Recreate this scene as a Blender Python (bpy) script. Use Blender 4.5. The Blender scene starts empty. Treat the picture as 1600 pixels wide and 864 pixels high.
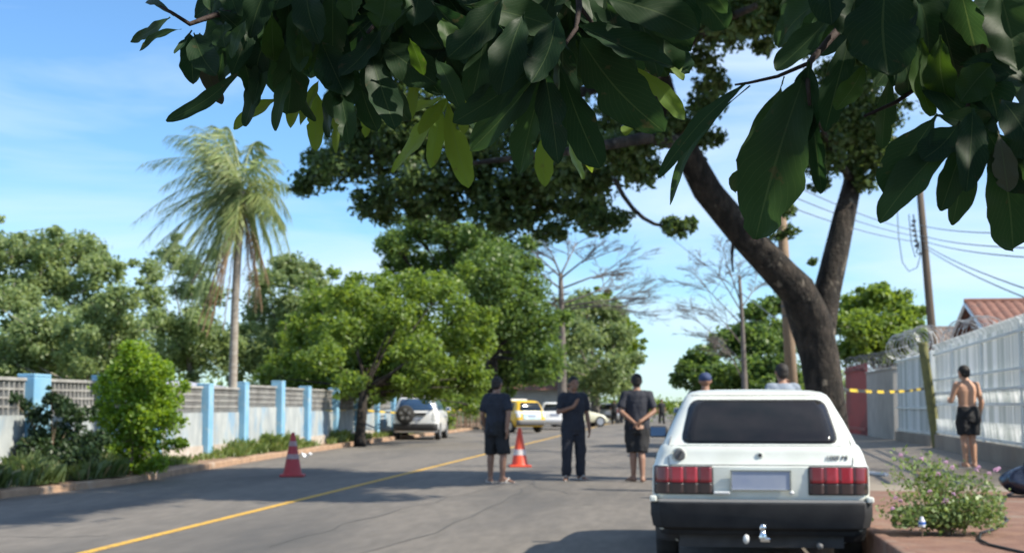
import bpy, bmesh, math, random
import numpy as np
from mathutils import Vector, Matrix, noise, geometry

S = bpy.context.scene
COL = S.collection
R = math.radians
rnd = random.Random(7)

# ------------------------------------------------------------------ camera
FPX = 2200.0                       # focal length in photo pixels (photo 1600 x 864)
VPX, VPY = 1060.0, 634.0           # where the direction of the street meets the horizon
EYE = Vector((0, 0, 1.25))
PITCH = math.atan((VPY - 432) / FPX)
YAW = math.atan((VPX - 800) / FPX * math.cos(PITCH))
cd = bpy.data.cameras.new("camera")
cam = bpy.data.objects.new("camera", cd)
COL.objects.link(cam)
cam.location = EYE
cam.rotation_euler = (math.pi / 2 + PITCH, 0, YAW)
cd.sensor_fit = 'HORIZONTAL'
cd.sensor_width = 36
cd.lens = FPX / 1600 * 36
cd.clip_start = 0.05
cd.clip_end = 5000
cd.dof.use_dof = True
cd.dof.focus_distance = 2.15
cd.dof.aperture_fstop = 11.0
S.camera = cam
RM = cam.rotation_euler.to_matrix()
RIGHT, UP, FWD = RM.col[0], RM.col[1], -RM.col[2]


def ray(px, py):
    return FWD + RIGHT * ((px - 800) / FPX) + UP * ((432 - py) / FPX)


def at(px, py, Y):
    d = ray(px, py)
    return EYE + d * (Y / d.y)


def ground(px, py, z=0.0):
    d = ray(px, py)
    return EYE + d * ((z - EYE.z) / d.z)


def mpp(Y):
    return Y * 0.99 / FPX           # metres per photo pixel at depth Y


# ------------------------------------------------------------------ light
SUN_EL, SUN_AZ = R(43), R(-12)       # azimuth counted from +X towards +Y
w = bpy.data.worlds.new("World")
S.world = w
w.use_nodes = True
nt = w.node_tree
nt.nodes.clear()
wo = nt.nodes.new('ShaderNodeOutputWorld')
bg = nt.nodes.new('ShaderNodeBackground')
sky = nt.nodes.new('ShaderNodeTexSky')
sky.sky_type = 'NISHITA'
sky.sun_disc = False
sky.sun_elevation = SUN_EL
sky.sun_rotation = math.pi / 2 - SUN_AZ
sky.altitude = 300
sky.air_density = 1.0
sky.dust_density = 0.25
sky.ozone_density = 4.0
tc = nt.nodes.new('ShaderNodeTexCoord')
mp = nt.nodes.new('ShaderNodeMapping')
mp.inputs['Scale'].default_value = (1.0, 1.0, 4.5)
mp.inputs['Location'].default_value = (0.35, 0.1, 0.2)
nz = nt.nodes.new('ShaderNodeTexNoise')
nz.inputs['Scale'].default_value = 2.6
nz.inputs['Detail'].default_value = 6
nz.inputs['Roughness'].default_value = 0.55
nz.inputs['Distortion'].default_value = 0.5
rp = nt.nodes.new('ShaderNodeValToRGB')
rp.color_ramp.elements[0].position = 0.38
rp.color_ramp.elements[0].color = (0, 0, 0, 1)
rp.color_ramp.elements[1].position = 0.68
rp.color_ramp.elements[1].color = (0.8, 0.8, 0.8, 1)
mx = nt.nodes.new('ShaderNodeMixRGB')
mx.inputs['Color2'].default_value = (4.6, 5.5, 6.7, 1)
nt.links.new(tc.outputs['Generated'], mp.inputs['Vector'])
nt.links.new(mp.outputs['Vector'], nz.inputs['Vector'])
nt.links.new(nz.outputs['Fac'], rp.inputs['Fac'])
nt.links.new(rp.outputs['Color'], mx.inputs['Fac'])
tint = nt.nodes.new('ShaderNodeMixRGB')
tint.blend_type = 'MULTIPLY'
tint.inputs['Fac'].default_value = 1
tint.inputs['Color2'].default_value = (0.72, 0.93, 1.06, 1)
nt.links.new(sky.outputs['Color'], tint.inputs['Color1'])
nt.links.new(tint.outputs['Color'], mx.inputs['Color1'])
nt.links.new(mx.outputs['Color'], bg.inputs['Color'])
bg.inputs['Strength'].default_value = 0.122
nt.links.new(bg.outputs['Background'], wo.inputs['Surface'])

sd = bpy.data.lights.new("sun", 'SUN')
sd.energy = 4.9
sd.angle = R(0.5)
sd.color = (1.0, 0.93, 0.8)
sun = bpy.data.objects.new("sun", sd)
COL.objects.link(sun)
sdir = Vector((math.cos(SUN_EL) * math.cos(SUN_AZ), math.cos(SUN_EL) * math.sin(SUN_AZ), math.sin(SUN_EL)))
sun.rotation_euler = sdir.to_track_quat('Z', 'Y').to_euler()
sun.location = (30, 0, 40)

S.view_settings.view_transform = 'Standard'
S.view_settings.look = 'None'
S.view_settings.gamma = 1
S.view_settings.exposure = 0.66
S.view_settings.use_curve_mapping = False
S.cycles.max_bounces = 6
S.cycles.transparent_max_bounces = 4
S.cycles.use_denoising = True

# ------------------------------------------------------------------ materials


def newmat(name):
    m = bpy.data.materials.new(name)
    m.use_nodes = True
    n = m.node_tree
    n.nodes.clear()
    o = n.nodes.new('ShaderNodeOutputMaterial')
    b = n.nodes.new('ShaderNodeBsdfPrincipled')
    n.links.new(b.outputs[0], o.inputs['Surface'])
    return m, n, b, o


def c4(c):
    return (c[0], c[1], c[2], 1)


def mat(name, c1, c2=None, scale=6.0, rough=0.8, bump=0.0, bscale=None, metal=0.0, lo=0.35, hi=0.65,
        c3=None, s3=1.0, stretch=(1, 1, 1), coat=0.0, spec=0.5, lo3=0.55, hi3=0.7):
    """two-tone noise colour, optional third tone in larger patches, optional bump"""
    m, n, b, o = newmat(name)
    b.inputs['Roughness'].default_value = rough
    b.inputs['Metallic'].default_value = metal
    b.inputs['Coat Weight'].default_value = coat
    b.inputs['Coat Roughness'].default_value = 0.06
    b.inputs['Specular IOR Level'].default_value = spec
    b.inputs['Base Color'].default_value = c4(c1)
    if c2 is None and not bump:
        return m
    t = n.nodes.new('ShaderNodeTexCoord')
    mpn = n.nodes.new('ShaderNodeMapping')
    mpn.inputs['Scale'].default_value = stretch
    n.links.new(t.outputs['Object'], mpn.inputs['Vector'])

    def noi(s, d=5):
        q = n.nodes.new('ShaderNodeTexNoise')
        q.inputs['Scale'].default_value = s
        q.inputs['Detail'].default_value = d
        q.inputs['Roughness'].default_value = 0.6
        n.links.new(mpn.outputs['Vector'], q.inputs['Vector'])
        return q

    def ramp(src, a, z):
        r = n.nodes.new('ShaderNodeMapRange')
        r.inputs['From Min'].default_value = a
        r.inputs['From Max'].default_value = z
        n.links.new(src.outputs['Fac'], r.inputs['Value'])
        return r
    if c2 is not None:
        q = noi(scale)
        r = ramp(q, lo, hi)
        x = n.nodes.new('ShaderNodeMixRGB')
        x.inputs['Color1'].default_value = c4(c1)
        x.inputs['Color2'].default_value = c4(c2)
        n.links.new(r.outputs[0], x.inputs['Fac'])
        last = x
        if c3 is not None:
            q3 = noi(s3)
            r3 = ramp(q3, lo3, hi3)
            x3 = n.nodes.new('ShaderNodeMixRGB')
            n.links.new(x.outputs[0], x3.inputs['Color1'])
            x3.inputs['Color2'].default_value = c4(c3)
            n.links.new(r3.outputs[0], x3.inputs['Fac'])
            last = x3
        n.links.new(last.outputs[0], b.inputs['Base Color'])
    if bump:
        q = noi(bscale or scale * 4)
        bn = n.nodes.new('ShaderNodeBump')
        bn.inputs['Strength'].default_value = bump
        bn.inputs['Distance'].default_value = 0.02
        n.links.new(q.outputs['Fac'], bn.inputs['Height'])
        n.links.new(bn.outputs[0], b.inputs['Normal'])
    return m


def leafmat(name, dark, light, trans=0.35, rough=0.45, hue=None):
    """foliage: colour varies from leaf to leaf, part of the light comes through"""
    m, n, b, o = newmat(name)
    b.inputs['Roughness'].default_value = rough
    g = n.nodes.new('ShaderNodeNewGeometry')
    r = n.nodes.new('ShaderNodeValToRGB')
    r.color_ramp.elements[0].color = c4(dark)
    r.color_ramp.elements[1].color = c4(light)
    if hue:
        e = r.color_ramp.elements.new(0.93)
        e.color = c4(light)
        r.color_ramp.elements[2].color = c4(hue)
    n.links.new(g.outputs['Random Per Island'], r.inputs['Fac'])
    n.links.new(r.outputs[0], b.inputs['Base Color'])
    tr = n.nodes.new('ShaderNodeBsdfTranslucent')
    hs = n.nodes.new('ShaderNodeHueSaturation')
    hs.inputs['Hue'].default_value = 0.48
    hs.inputs['Saturation'].default_value = 1.15
    hs.inputs['Value'].default_value = 1.6
    n.links.new(r.outputs[0], hs.inputs['Color'])
    n.links.new(hs.outputs[0], tr.inputs['Color'])
    mxs = n.nodes.new('ShaderNodeMixShader')
    mxs.inputs[0].default_value = trans
    n.links.new(b.outputs[0], mxs.inputs[1])
    n.links.new(tr.outputs[0], mxs.inputs[2])
    n.links.new(mxs.outputs[0], o.inputs['Surface'])
    return m


# ------------------------------------------------------------------ mesh helpers
class MB:
    def __init__(s):
        s.v, s.f = [], []

    def add(s, vs, fs):
        k = len(s.v)
        s.v += [tuple(p) for p in vs]
        s.f += [tuple(i + k for i in f) for f in fs]

    def box(s, c, d, rz=0.0, rot=None, taper=1.0):
        M = rot or Matrix.Rotation(rz, 3, 'Z')
        c = Vector(c)
        vs = []
        for z in (-.5, .5):
            k = taper if z > 0 else 1
            for x, y in ((-.5, -.5), (.5, -.5), (.5, .5), (-.5, .5)):
                vs.append(c + M @ Vector((x * d[0] * k, y * d[1] * k, z * d[2])))
        s.add(vs, [(3, 2, 1, 0), (4, 5, 6, 7), (0, 1, 5, 4), (1, 2, 6, 5), (2, 3, 7, 6), (3, 0, 4, 7)])

    def tube(s, pts, rad, n=8, jit=0.0):
        pts = [Vector(p) for p in pts]
        if not hasattr(rad, '__len__'):
            rad = [rad] * len(pts)
        rings = []
        prev = None
        for i, p in enumerate(pts):
            t = (pts[min(i + 1, len(pts) - 1)] - pts[max(i - 1, 0)])
            if t.length < 1e-9:
                t = Vector((0, 0, 1))
            t.normalize()
            if prev is None:
                a = Vector((1, 0, 0)) if abs(t.x) < 0.9 else Vector((0, 1, 0))
                u = (a - t * a.dot(t)).normalized()
            else:
                u = prev - t * prev.dot(t)
                u = u.normalized() if u.length > 1e-6 else t.orthogonal().normalized()
            prev = u
            vv = t.cross(u)
            r = []
            for k in range(n):
                an = 2 * math.pi * k / n
                q = rad[i] * (1 + (noise.noise(p * 2.3 + Vector((math.cos(an), math.sin(an), 0)) * 1.3) * jit if jit else 0))
                r.append(p + (u * math.cos(an) + vv * math.sin(an)) * q)
            rings.append(r)
        k0 = len(s.v)
        for r in rings:
            s.v += [tuple(p) for p in r]
        for i in range(len(rings) - 1):
            for k in range(n):
                a, b = k0 + i * n + k, k0 + i * n + (k + 1) % n
                s.f.append((a, b, b + n, a + n))
        s.f.append(tuple(k0 + k for k in range(n))[::-1])
        e = k0 + (len(rings) - 1) * n
        s.f.append(tuple(e + k for k in range(n)))

    def loft(s, rings, n=20):
        """rings: (centre, rx, ry) horizontal ellipses"""
        k0 = len(s.v)
        for c, rx, ry in rings:
            for k in range(n):
                a = 2 * math.pi * k / n
                s.v.append((c[0] + rx * math.cos(a), c[1] + ry * math.sin(a), c[2]))
        for i in range(len(rings) - 1):
            for k in range(n):
                a, b = k0 + i * n + k, k0 + i * n + (k + 1) % n
                s.f.append((a, b, b + n, a + n))
        s.f.append(tuple(k0 + k for k in range(n))[::-1])
        e = k0 + (len(rings) - 1) * n
        s.f.append(tuple(e + k for k in range(n)))

    def lathe(s, prof, c=(0, 0, 0), axis='z', n=24):
        """prof: (radius, along)"""
        c = Vector(c)
        k0 = len(s.v)
        for r, h in prof:
            for k in range(n):
                a = 2 * math.pi * k / n
                x, y = r * math.cos(a), r * math.sin(a)
                p = {'z': (x, y, h), 'x': (h, x, y), 'y': (y, h, x)}[axis]
                s.v.append(tuple(c + Vector(p)))
        for i in range(len(prof) - 1):
            for k in range(n):
                a, b = k0 + i * n + k, k0 + i * n + (k + 1) % n
                s.f.append((a, b, b + n, a + n))
        s.f.append(tuple(k0 + k for k in range(n))[::-1])
        e = k0 + (len(prof) - 1) * n
        s.f.append(tuple(e + k for k in range(n)))

    def ell(s, c, r, nu=14, nv=10, rot=None):
        c = Vector(c)
        M = rot or Matrix.Identity(3)
        k0 = len(s.v)
        for j in range(nv + 1):
            th = math.pi * (j + 0.001) / (nv + 0.002)
            for i in range(nu):
                a = 2 * math.pi * i / nu
                p = M @ Vector((r[0] * math.sin(th) * math.cos(a), r[1] * math.sin(th) * math.sin(a), r[2] * math.cos(th)))
                s.v.append(tuple(c + p))
        for j in range(nv):
            for i in range(nu):
                a, b = k0 + j * nu + i, k0 + j * nu + (i + 1) % nu
                s.f.append((a, a + nu, b + nu, b))
        s.f.append(tuple(k0 + i for i in range(nu)))
        e = k0 + nv * nu
        s.f.append(tuple(e + i for i in range(nu))[::-1])

    def cap(s, a, b, ra, rb, n=12):
        """closed tapered capsule"""
        a, b = Vector(a), Vector(b)
        t = (b - a)
        L = t.length
        t = t / L if L > 1e-9 else Vector((0, 0, 1))
        pts, rad = [], []
        for k in (-1, -.8, -.45):
            pts.append(a + t * ra * k)
            rad.append(max(ra * math.sqrt(max(0, 1 - k * k)), 1e-4))
        for k in (0, .5, 1):
            pts.append(a + t * L * k)
            rad.append(ra + (rb - ra) * k)
        for k in (.45, .8, 1):
            pts.append(b + t * rb * k)
            rad.append(max(rb * math.sqrt(max(0, 1 - k * k)), 1e-4))
        s.tube(pts, rad, n)

    def grid(s, fn, nu, nv):
        k0 = len(s.v)
        for j in range(nv + 1):
            for i in range(nu + 1):
                s.v.append(tuple(fn(i / nu, j / nv)))
        w_ = nu + 1
        for j in range(nv):
            for i in range(nu):
                a = k0 + j * w_ + i
                s.f.append((a, a + 1, a + 1 + w_, a + w_))

    def build(s, name, m, parent=None, smooth=False, bevel=0.0, auto=None):
        me = bpy.data.meshes.new(name)
        me.from_pydata(s.v, [], s.f)
        me.materials.append(m)
        if smooth:
            me.polygons.foreach_set('use_smooth', [True] * len(me.polygons))
        o = bpy.data.objects.new(name, me)
        COL.objects.link(o)
        if auto:
            me.set_sharp_from_angle(angle=R(auto))
        if bevel:
            b = o.modifiers.new('bevel', 'BEVEL')
            b.width = bevel
            b.segments = 2
            b.limit_method = 'ANGLE'
        if parent:
            o.parent = parent
        return o


def tag(o, label=None, cat=None, group=None, kind=None):
    for k, v in (('label', label), ('category', cat), ('group', group), ('kind', kind)):
        if v:
            o[k] = v
    return o


def empty(name, loc=(0, 0, 0), rz=0.0, label=None, cat=None, group=None):
    o = bpy.data.objects.new(name, None)
    o.empty_display_size = 0.2
    COL.objects.link(o)
    o.location = loc
    o.rotation_euler = (0, 0, rz)
    return tag(o, label, cat, group)


def bake(o, *mods):
    """apply modifiers to a mesh object without operators"""
    for kind, kw in mods:
        md = o.modifiers.new(kind.lower(), kind)
        for k, v in kw.items():
            setattr(md, k, v)
    dg = bpy.context.evaluated_depsgraph_get()
    dg.update()
    me = bpy.data.meshes.new_from_object(o.evaluated_get(dg))
    o.modifiers.clear()
    old = o.data
    o.data = me
    me.name = old.name
    bpy.data.meshes.remove(old)
    return o


def melt(mb, name, m, parent, voxel, smooth_it=2, folds=0.0):
    """fuse overlapping solids into one continuous skin"""
    o = mb.build(name, m, parent)
    bake(o, ('REMESH', dict(mode='VOXEL', voxel_size=voxel, use_smooth_shade=True)),
         ('SMOOTH', dict(iterations=smooth_it, factor=0.5)))
    if folds:
        sh_ = Vector((len(bpy.data.objects) * 1.7, 0, 0))
        nn_ = [v.normal.copy() for v in o.data.vertices]
        for v, vn in zip(o.data.vertices, nn_):
            q = Vector((v.co.x * 13, v.co.y * 13, v.co.z * 6)) + sh_
            v.co += vn * folds * (noise.noise(q) + .6 * abs(noise.noise(q * 2.1 + Vector((0, 0, v.co.x * 9)))))
    o.data.materials.clear()
    o.data.materials.append(m)
    o.data.polygons.foreach_set('use_smooth', [True] * len(o.data.polygons))
    return o


def quads(name, V, m, parent=None):
    """V: (n,4,3) array -> mesh of n separate quads"""
    n = len(V)
    me = bpy.data.meshes.new(name)
    me.vertices.add(n * 4)
    me.vertices.foreach_set('co', np.asarray(V, dtype=np.float32).reshape(-1))
    me.loops.add(n * 4)
    me.loops.foreach_set('vertex_index', np.arange(n * 4, dtype=np.int32))
    me.polygons.add(n)
    me.polygons.foreach_set('loop_start', np.arange(0, n * 4, 4, dtype=np.int32))
    try:
        me.polygons.foreach_set('loop_total', np.full(n, 4, dtype=np.int32))
    except Exception:
        pass
    me.update(calc_edges=True)
    me.validate()
    me.materials.append(m)
    o = bpy.data.objects.new(name, me)
    COL.objects.link(o)
    if parent:
        o.parent = parent
    return o


def unit(a):
    return a / np.maximum(np.linalg.norm(a, axis=-1, keepdims=True), 1e-9)


def leaf_quads(C, N, size, aspect, rs, droop=0.4, fold=0.15):
    """diamond leaves at C facing N"""
    n = len(C)
    T = rs.normal(size=(n, 3))
    T[:, 2] -= droop * 2
    T = unit(T - N * np.sum(T * N, axis=1, keepdims=True))
    B = np.cross(N, T)
    L = size * rs.uniform(0.6, 1.3, (n, 1))
    W = L * aspect
    a = C - T * L * .5
    c = C + T * L * .5
    m = C - T * L * .05
    b = m + B * W * .5 + N * L * fold
    d = m - B * W * .5 + N * L * fold
    return np.stack([a, b, c, d], axis=1)


def crown_cloud(clumps, total, size, aspect, seed, sub=12, subr=0.42, up=0.5, droop=0.4, flat=0.8, rand=0.7, soft=0.15):
    """clumps: (centre, radius).  Leaves sit on smaller tufts spread over each clump."""
    rs = np.random.RandomState(seed)
    wts = np.array([c[1] ** 2 for c in clumps])
    wts = wts / wts.sum()
    out = []
    for (cen, rad), wt in zip(clumps, wts):
        cen = np.array(cen)
        ns = sub
        d = unit(rs.normal(size=(ns, 3)))
        d[:, 2] = d[:, 2] * 0.8 + 0.15
        rr = rad * rs.uniform(0.35, 1.0, (ns, 1))
        tc_ = cen + d * rr * np.array([1, 1, flat])
        tr_ = rad * subr * rs.uniform(0.55, 1.25, ns)
        n = max(8, int(total * wt))
        idx = rs.choice(ns, n, p=tr_ ** 2 / (tr_ ** 2).sum())
        e = unit(rs.normal(size=(n, 3)))
        q = np.abs(rs.normal(size=(n, 1))) * 0.62
        P = tc_[idx] + e * q * tr_[idx][:, None] * np.array([1, 1, 0.75])
        loose = rs.uniform(size=n) < soft
        e2 = unit(rs.normal(size=(n, 3)))
        P2 = cen + e2 * rad * rs.uniform(0, 1.08, (n, 1)) ** 0.5 * np.array([1, 1, flat])
        P = np.where(loose[:, None], P2, P)
        Nn = unit(e * 0.6 + np.array([0, 0, up]) + rs.normal(size=(n, 3)) * rand)
        out.append(leaf_quads(P, Nn, size, aspect, rs, droop))
    return np.concatenate(out)


def bez(p0, p1, p2, n):
    p0, p1, p2 = Vector(p0), Vector(p1), Vector(p2)
    return [p0 * (1 - t) ** 2 + p1 * 2 * t * (1 - t) + p2 * t * t for t in [i / n for i in range(n + 1)]]
# ------------------------------------------------------------------ palette
ASPHALT = mat('asphalt', (0.138, 0.122, 0.103), (0.185, 0.163, 0.138), 7.5, 0.9, 0.5, 120, c3=(0.08, 0.075, 0.069), s3=0.6, stretch=(1, 0.22, 1), lo3=.45, hi3=.7)
GUTTER = mat('gutter_dirt', (0.19, 0.145, 0.11), (0.13, 0.115, 0.1), 5, 0.95, 0.4, 40)
DARKSTRIP = mat('dark_road_strip', (0.055, 0.053, 0.05), (0.08, 0.076, 0.07), 8, 0.8)
YELLOW = mat('road_paint_yellow', (0.62, 0.36, 0.045), (0.42, 0.25, 0.06), 9, 0.8, 0.1, 60, lo=0.5, hi=0.8, c3=(0.2, 0.16, 0.1), s3=14, lo3=.56, hi3=.66)
SOIL = mat('soil', (0.2, 0.12, 0.075), (0.3, 0.2, 0.13), 3, 0.95, 0.5, 25, c3=(0.1, 0.1, 0.04), s3=0.9)
FIELD = mat('field', (0.06, 0.08, 0.025), (0.12, 0.11, 0.05), 0.7, 0.95, 0.4, 8)
KERBM = mat('kerb_stone', (0.42, 0.27, 0.17), (0.3, 0.19, 0.12), 3, 0.9, 0.4, 30, c3=(0.45, 0.36, 0.28), s3=1.4)
CONC = mat('concrete', (0.3, 0.255, 0.2), (0.24, 0.2, 0.16), 1.6, 0.9, 0.25, 40, c3=(0.2, 0.16, 0.13), s3=0.5)
REDBED = mat('red_earth_brick', (0.17, 0.085, 0.058), (0.24, 0.135, 0.09), 3.5, 0.95, 0.6, 35, c3=(0.25, 0.2, 0.155), s3=1.6, lo3=.5, hi3=.7)
BLUEP = mat('blue_wall_paint', (0.16, 0.36, 0.54), (0.23, 0.43, 0.57), 2.2, 0.85, 0.1, 40, c3=(0.36, 0.46, 0.5), s3=3.4, lo3=.56, hi3=.68)
WHITEW = mat('whitewashed_wall', (0.43, 0.45, 0.435), (0.27, 0.3, 0.31), 2.8, 0.9, 0.2, 40, c3=(0.2, 0.32, 0.43), s3=1.9, lo3=0.5, hi3=0.66, stretch=(1, 1, .45))
LATT = mat('weathered_block', (0.23, 0.22, 0.205), (0.38, 0.37, 0.345), 2.5, 0.9, 0.2, 40)
RUSTY = mat('damp_base', (0.36, 0.3, 0.24), (0.52, 0.47, 0.42), 3, 0.9, 0.2, 30)
BARK = mat('bark', (0.011, 0.009, 0.007), (0.052, 0.04, 0.031), 5.5, 0.95, 1.0, 16, c3=(0.2, 0.17, 0.135), s3=4.5, stretch=(1, 1, 0.55), lo3=0.6, hi3=0.68, lo=.4, hi=.62)
for _n in BARK.node_tree.nodes:
    if _n.type == 'BUMP':
        _n.inputs['Distance'].default_value = 0.07
GREYBARK = mat('grey_bark', (0.11, 0.09, 0.078), (0.18, 0.155, 0.135), 3, 0.95, 0.5, 12)
PALEBARK = mat('pale_bark', (0.26, 0.22, 0.18), (0.4, 0.35, 0.3), 3, 0.95, 0.4, 12)
PALMT = mat('palm_trunk', (0.25, 0.21, 0.17), (0.36, 0.32, 0.27), 5, 0.9, 0.5, 14, stretch=(1, 1, 3))
FENCEW = mat('white_fence_paint', (0.8, 0.83, 0.81), (0.7, 0.73, 0.7), 2.5, 0.6, 0.05, c3=(0.55, 0.57, 0.52), s3=1.3)
FENCEB = leafmat('ribbed_fence_paint', (0.42, 0.46, 0.43), (0.9, 0.91, 0.89), 0.0, 0.6)
GREYW = mat('grey_render', (0.46, 0.43, 0.385), (0.36, 0.335, 0.305), 1.5, 0.9, 0.15, 40)
MAROON = mat('maroon_gate_paint', (0.3, 0.018, 0.03), (0.2, 0.015, 0.025), 2, 0.5)
OLIVE = mat('mossy_post', (0.2, 0.19, 0.07), (0.13, 0.13, 0.06), 5, 0.9, 0.3, 30)
TILE = mat('roof_tile', (0.17, 0.075, 0.055), (0.25, 0.125, 0.088), 5, 0.9, 0.3, 30, c3=(0.14, 0.09, 0.075), s3=2)
TILE2 = mat('old_roof_tile', (0.15, 0.11, 0.09), (0.22, 0.17, 0.14), 5, 0.9, 0.3, 30)
STEEL = mat('galvanised_wire', (0.42, 0.43, 0.44), rough=0.5, metal=0.5)
POLEM = mat('weathered_pole', (0.075, 0.055, 0.04), (0.12, 0.09, 0.065), 4, 0.9, 0.3, 25, stretch=(1, 1, 0.2))
POLEL = mat('tan_pole', (0.3, 0.21, 0.14), (0.24, 0.17, 0.115), 4, 0.9, 0.2, 25)
CABLE = mat('black_cable', (0.02, 0.02, 0.022), rough=0.6)
CABLEG = mat('grey_cable', (0.1, 0.11, 0.12), rough=0.6)
PURLIN = mat('metal_roof', (0.42, 0.41, 0.5), (0.5, 0.49, 0.56), 3, 0.5)
WOOD = mat('old_wood', (0.22, 0.15, 0.1), (0.32, 0.23, 0.16), 4, 0.9, 0.3, 20)

LF_BIG = leafmat('street_tree_leaves', (0.036, 0.075, 0.024), (0.14, 0.2, 0.065), 0.42, 0.45)
LF_PALE = leafmat('pale_olive_leaves', (0.155, 0.22, 0.09), (0.31, 0.39, 0.17), 0.5)
LF_MID = leafmat('mid_green_leaves', (0.085, 0.15, 0.028), (0.24, 0.34, 0.075), 0.5)
LF_DEEP = leafmat('deep_green_leaves', (0.065, 0.125, 0.035), (0.18, 0.27, 0.075), 0.48)
LF_OLIVE = leafmat('dull_green_leaves', (0.12, 0.18, 0.075), (0.26, 0.33, 0.14), 0.5)
LF_YEL = leafmat('yellow_green_leaves', (0.09, 0.16, 0.02), (0.23, 0.32, 0.04), 0.35)
LF_BRIGHT = leafmat('bright_shrub_leaves', (0.11, 0.21, 0.025), (0.3, 0.43, 0.075), 0.5)
LF_DARKSH = leafmat('dark_shrub_leaves', (0.022, 0.05, 0.02), (0.06, 0.1, 0.035), 0.25)
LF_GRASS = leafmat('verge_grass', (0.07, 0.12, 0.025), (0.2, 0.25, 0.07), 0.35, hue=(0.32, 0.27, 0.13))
LF_SHADEG = leafmat('shaded_grass', (0.05, 0.085, 0.02), (0.12, 0.16, 0.05), 0.3, hue=(0.25, 0.2, 0.1))  # darker copy of the verge grass, tree shade put into its colour
LF_PALM = leafmat('palm_leaflets', (0.16, 0.23, 0.08), (0.38, 0.43, 0.2), 0.4, hue=(0.42, 0.36, 0.2))
LF_DEAD = leafmat('dead_fronds', (0.24, 0.15, 0.08), (0.4, 0.29, 0.17), 0.25)
LF_LANT = leafmat('lantana_leaves', (0.09, 0.15, 0.04), (0.25, 0.33, 0.12), 0.35)
PINK = mat('pink_flowers', (0.55, 0.25, 0.45), (0.65, 0.42, 0.55), 30, 0.7)

# ------------------------------------------------------------------ ground, road, kerbs, verges
KERB_PX = [(702, 676.5), (580, 692), (450, 712), (400, 720), (193, 757), (0, 779)]
kerbL = [ground(px, py) for px, py in KERB_PX]          # far -> near
kl = sorted([(p.y, p.x) for p in kerbL])
kl = [(4.0, -9.9), (14.0, -9.6)] + kl + [(90.0, -11.3), (180.0, -13.0)]


def kerb_x(y):
    for (a, xa), (b, xb) in zip(kl, kl[1:]):
        if a <= y <= b:
            return xa + (xb - xa) * (y - a) / (b - a)
    return kl[-1][1] if y > b else kl[0][1]


def wall_x(y):
    return -10.55 if y < 38 else -10.55 - (y - 38) * 0.045


m = MB()
m.grid(lambda u, v: (-1500 + 3000 * u, -400 + 3200 * v, -0.03), 4, 4)
tag(m.build('ground', FIELD), kind='structure')

m = MB()
ys = [-6 + 4 * i for i in range(54)]
m.grid(lambda u, v: ((lambda y: (kerb_x(y) - 0.05 + (2.2 - kerb_x(y)) * u, y, 0.0))(ys[round(v * 53)])), 6, 53)
tag(m.build('road', ASPHALT), kind='structure')

m = MB()
yl = [ground(130, 864), ground(573, 755), ground(865, 683)]
slope = (yl[2].x - yl[0].x) / (yl[2].y - yl[0].y)
cl = lambda y: yl[0].x + slope * (y - yl[0].y)
m.grid(lambda u, v: (cl(2 + 180 * v) - 0.055 + 0.11 * u, 2 + 180 * v, 0.004), 1, 60)
tag(m.build('road_marking', YELLOW), kind='structure')

for pts in (((420, 856), (560, 812), (690, 780), (788, 757)), ((800, 748), (850, 762), (885, 771), (1020, 772)), ((560, 864), (700, 822), (800, 776), (845, 745)), ((760, 716), (870, 714), (1010, 716)), ((880, 700), (960, 694), (1020, 693)), ((-60, 836), (60, 838), (170, 836)), ((850, 788), (890, 790), (925, 788))):  # thin dark strips of wavering width laid on the road
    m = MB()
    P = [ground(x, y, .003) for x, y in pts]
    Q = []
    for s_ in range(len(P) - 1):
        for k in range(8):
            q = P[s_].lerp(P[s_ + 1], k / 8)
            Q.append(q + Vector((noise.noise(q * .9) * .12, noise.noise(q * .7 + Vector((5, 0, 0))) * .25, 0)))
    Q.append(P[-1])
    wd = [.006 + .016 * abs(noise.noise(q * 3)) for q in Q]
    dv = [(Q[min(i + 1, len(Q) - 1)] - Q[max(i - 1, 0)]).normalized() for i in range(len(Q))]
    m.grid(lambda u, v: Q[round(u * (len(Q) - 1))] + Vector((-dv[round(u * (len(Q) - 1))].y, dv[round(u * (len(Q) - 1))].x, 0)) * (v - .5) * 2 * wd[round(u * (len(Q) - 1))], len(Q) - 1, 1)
    tag(m.build('road_strip', DARKSTRIP), kind='structure')

# left verge: raised strip of soil between kerb and wall
m = MB()
yv = [4 + 1.5 * i for i in range(118)]


def verge(u, v):
    y = yv[round(v * 117)]
    x0, x1 = kerb_x(y) - 0.12, min(wall_x(y), kerb_x(y) - 0.3) - 0.35
    x = x0 + (x1 - x0) * u
    return (x, y, 0.105 + 0.06 * u + 0.05 * noise.noise((x * 1.3, y * 0.8, 0)) * (0 if u in (0,) else 1))


m.grid(verge, 6, 117)
tag(m.build('left_verge', SOIL), kind='structure')
m = MB()
rk = random.Random(3)
y = 4.0
while y < 170:
    L = 0.9 + rk.random() * 0.25
    x = (kerb_x(y) + kerb_x(y + L)) / 2
    ang = math.atan2(kerb_x(y + L) - kerb_x(y), L)
    m.box((x - 0.07 + rk.uniform(-.015, .015), y + L / 2, 0.015 + rk.uniform(-.02, .012)), (0.16 + rk.uniform(-.035, .03), L + 0.004, 0.21), -ang + rk.uniform(-.02, .02))
    y += L
tag(m.build('left_kerb', KERBM, bevel=0.02), kind='structure')

m = MB()
gy = [10 + .5 * i for i in range(180)]
m.grid(lambda u, v: (kerb_x(gy[round(v * 179)]) + .0 + u * (.18 + .3 * abs(noise.noise((0.3, gy[round(v * 179)] * .45, 2))) + .12 * noise.noise((1.3, gy[round(v * 179)] * 2.1, 2))), gy[round(v * 179)], .003), 2, 179)
tag(m.build('gutter_dirt', GUTTER), kind='structure')

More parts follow.
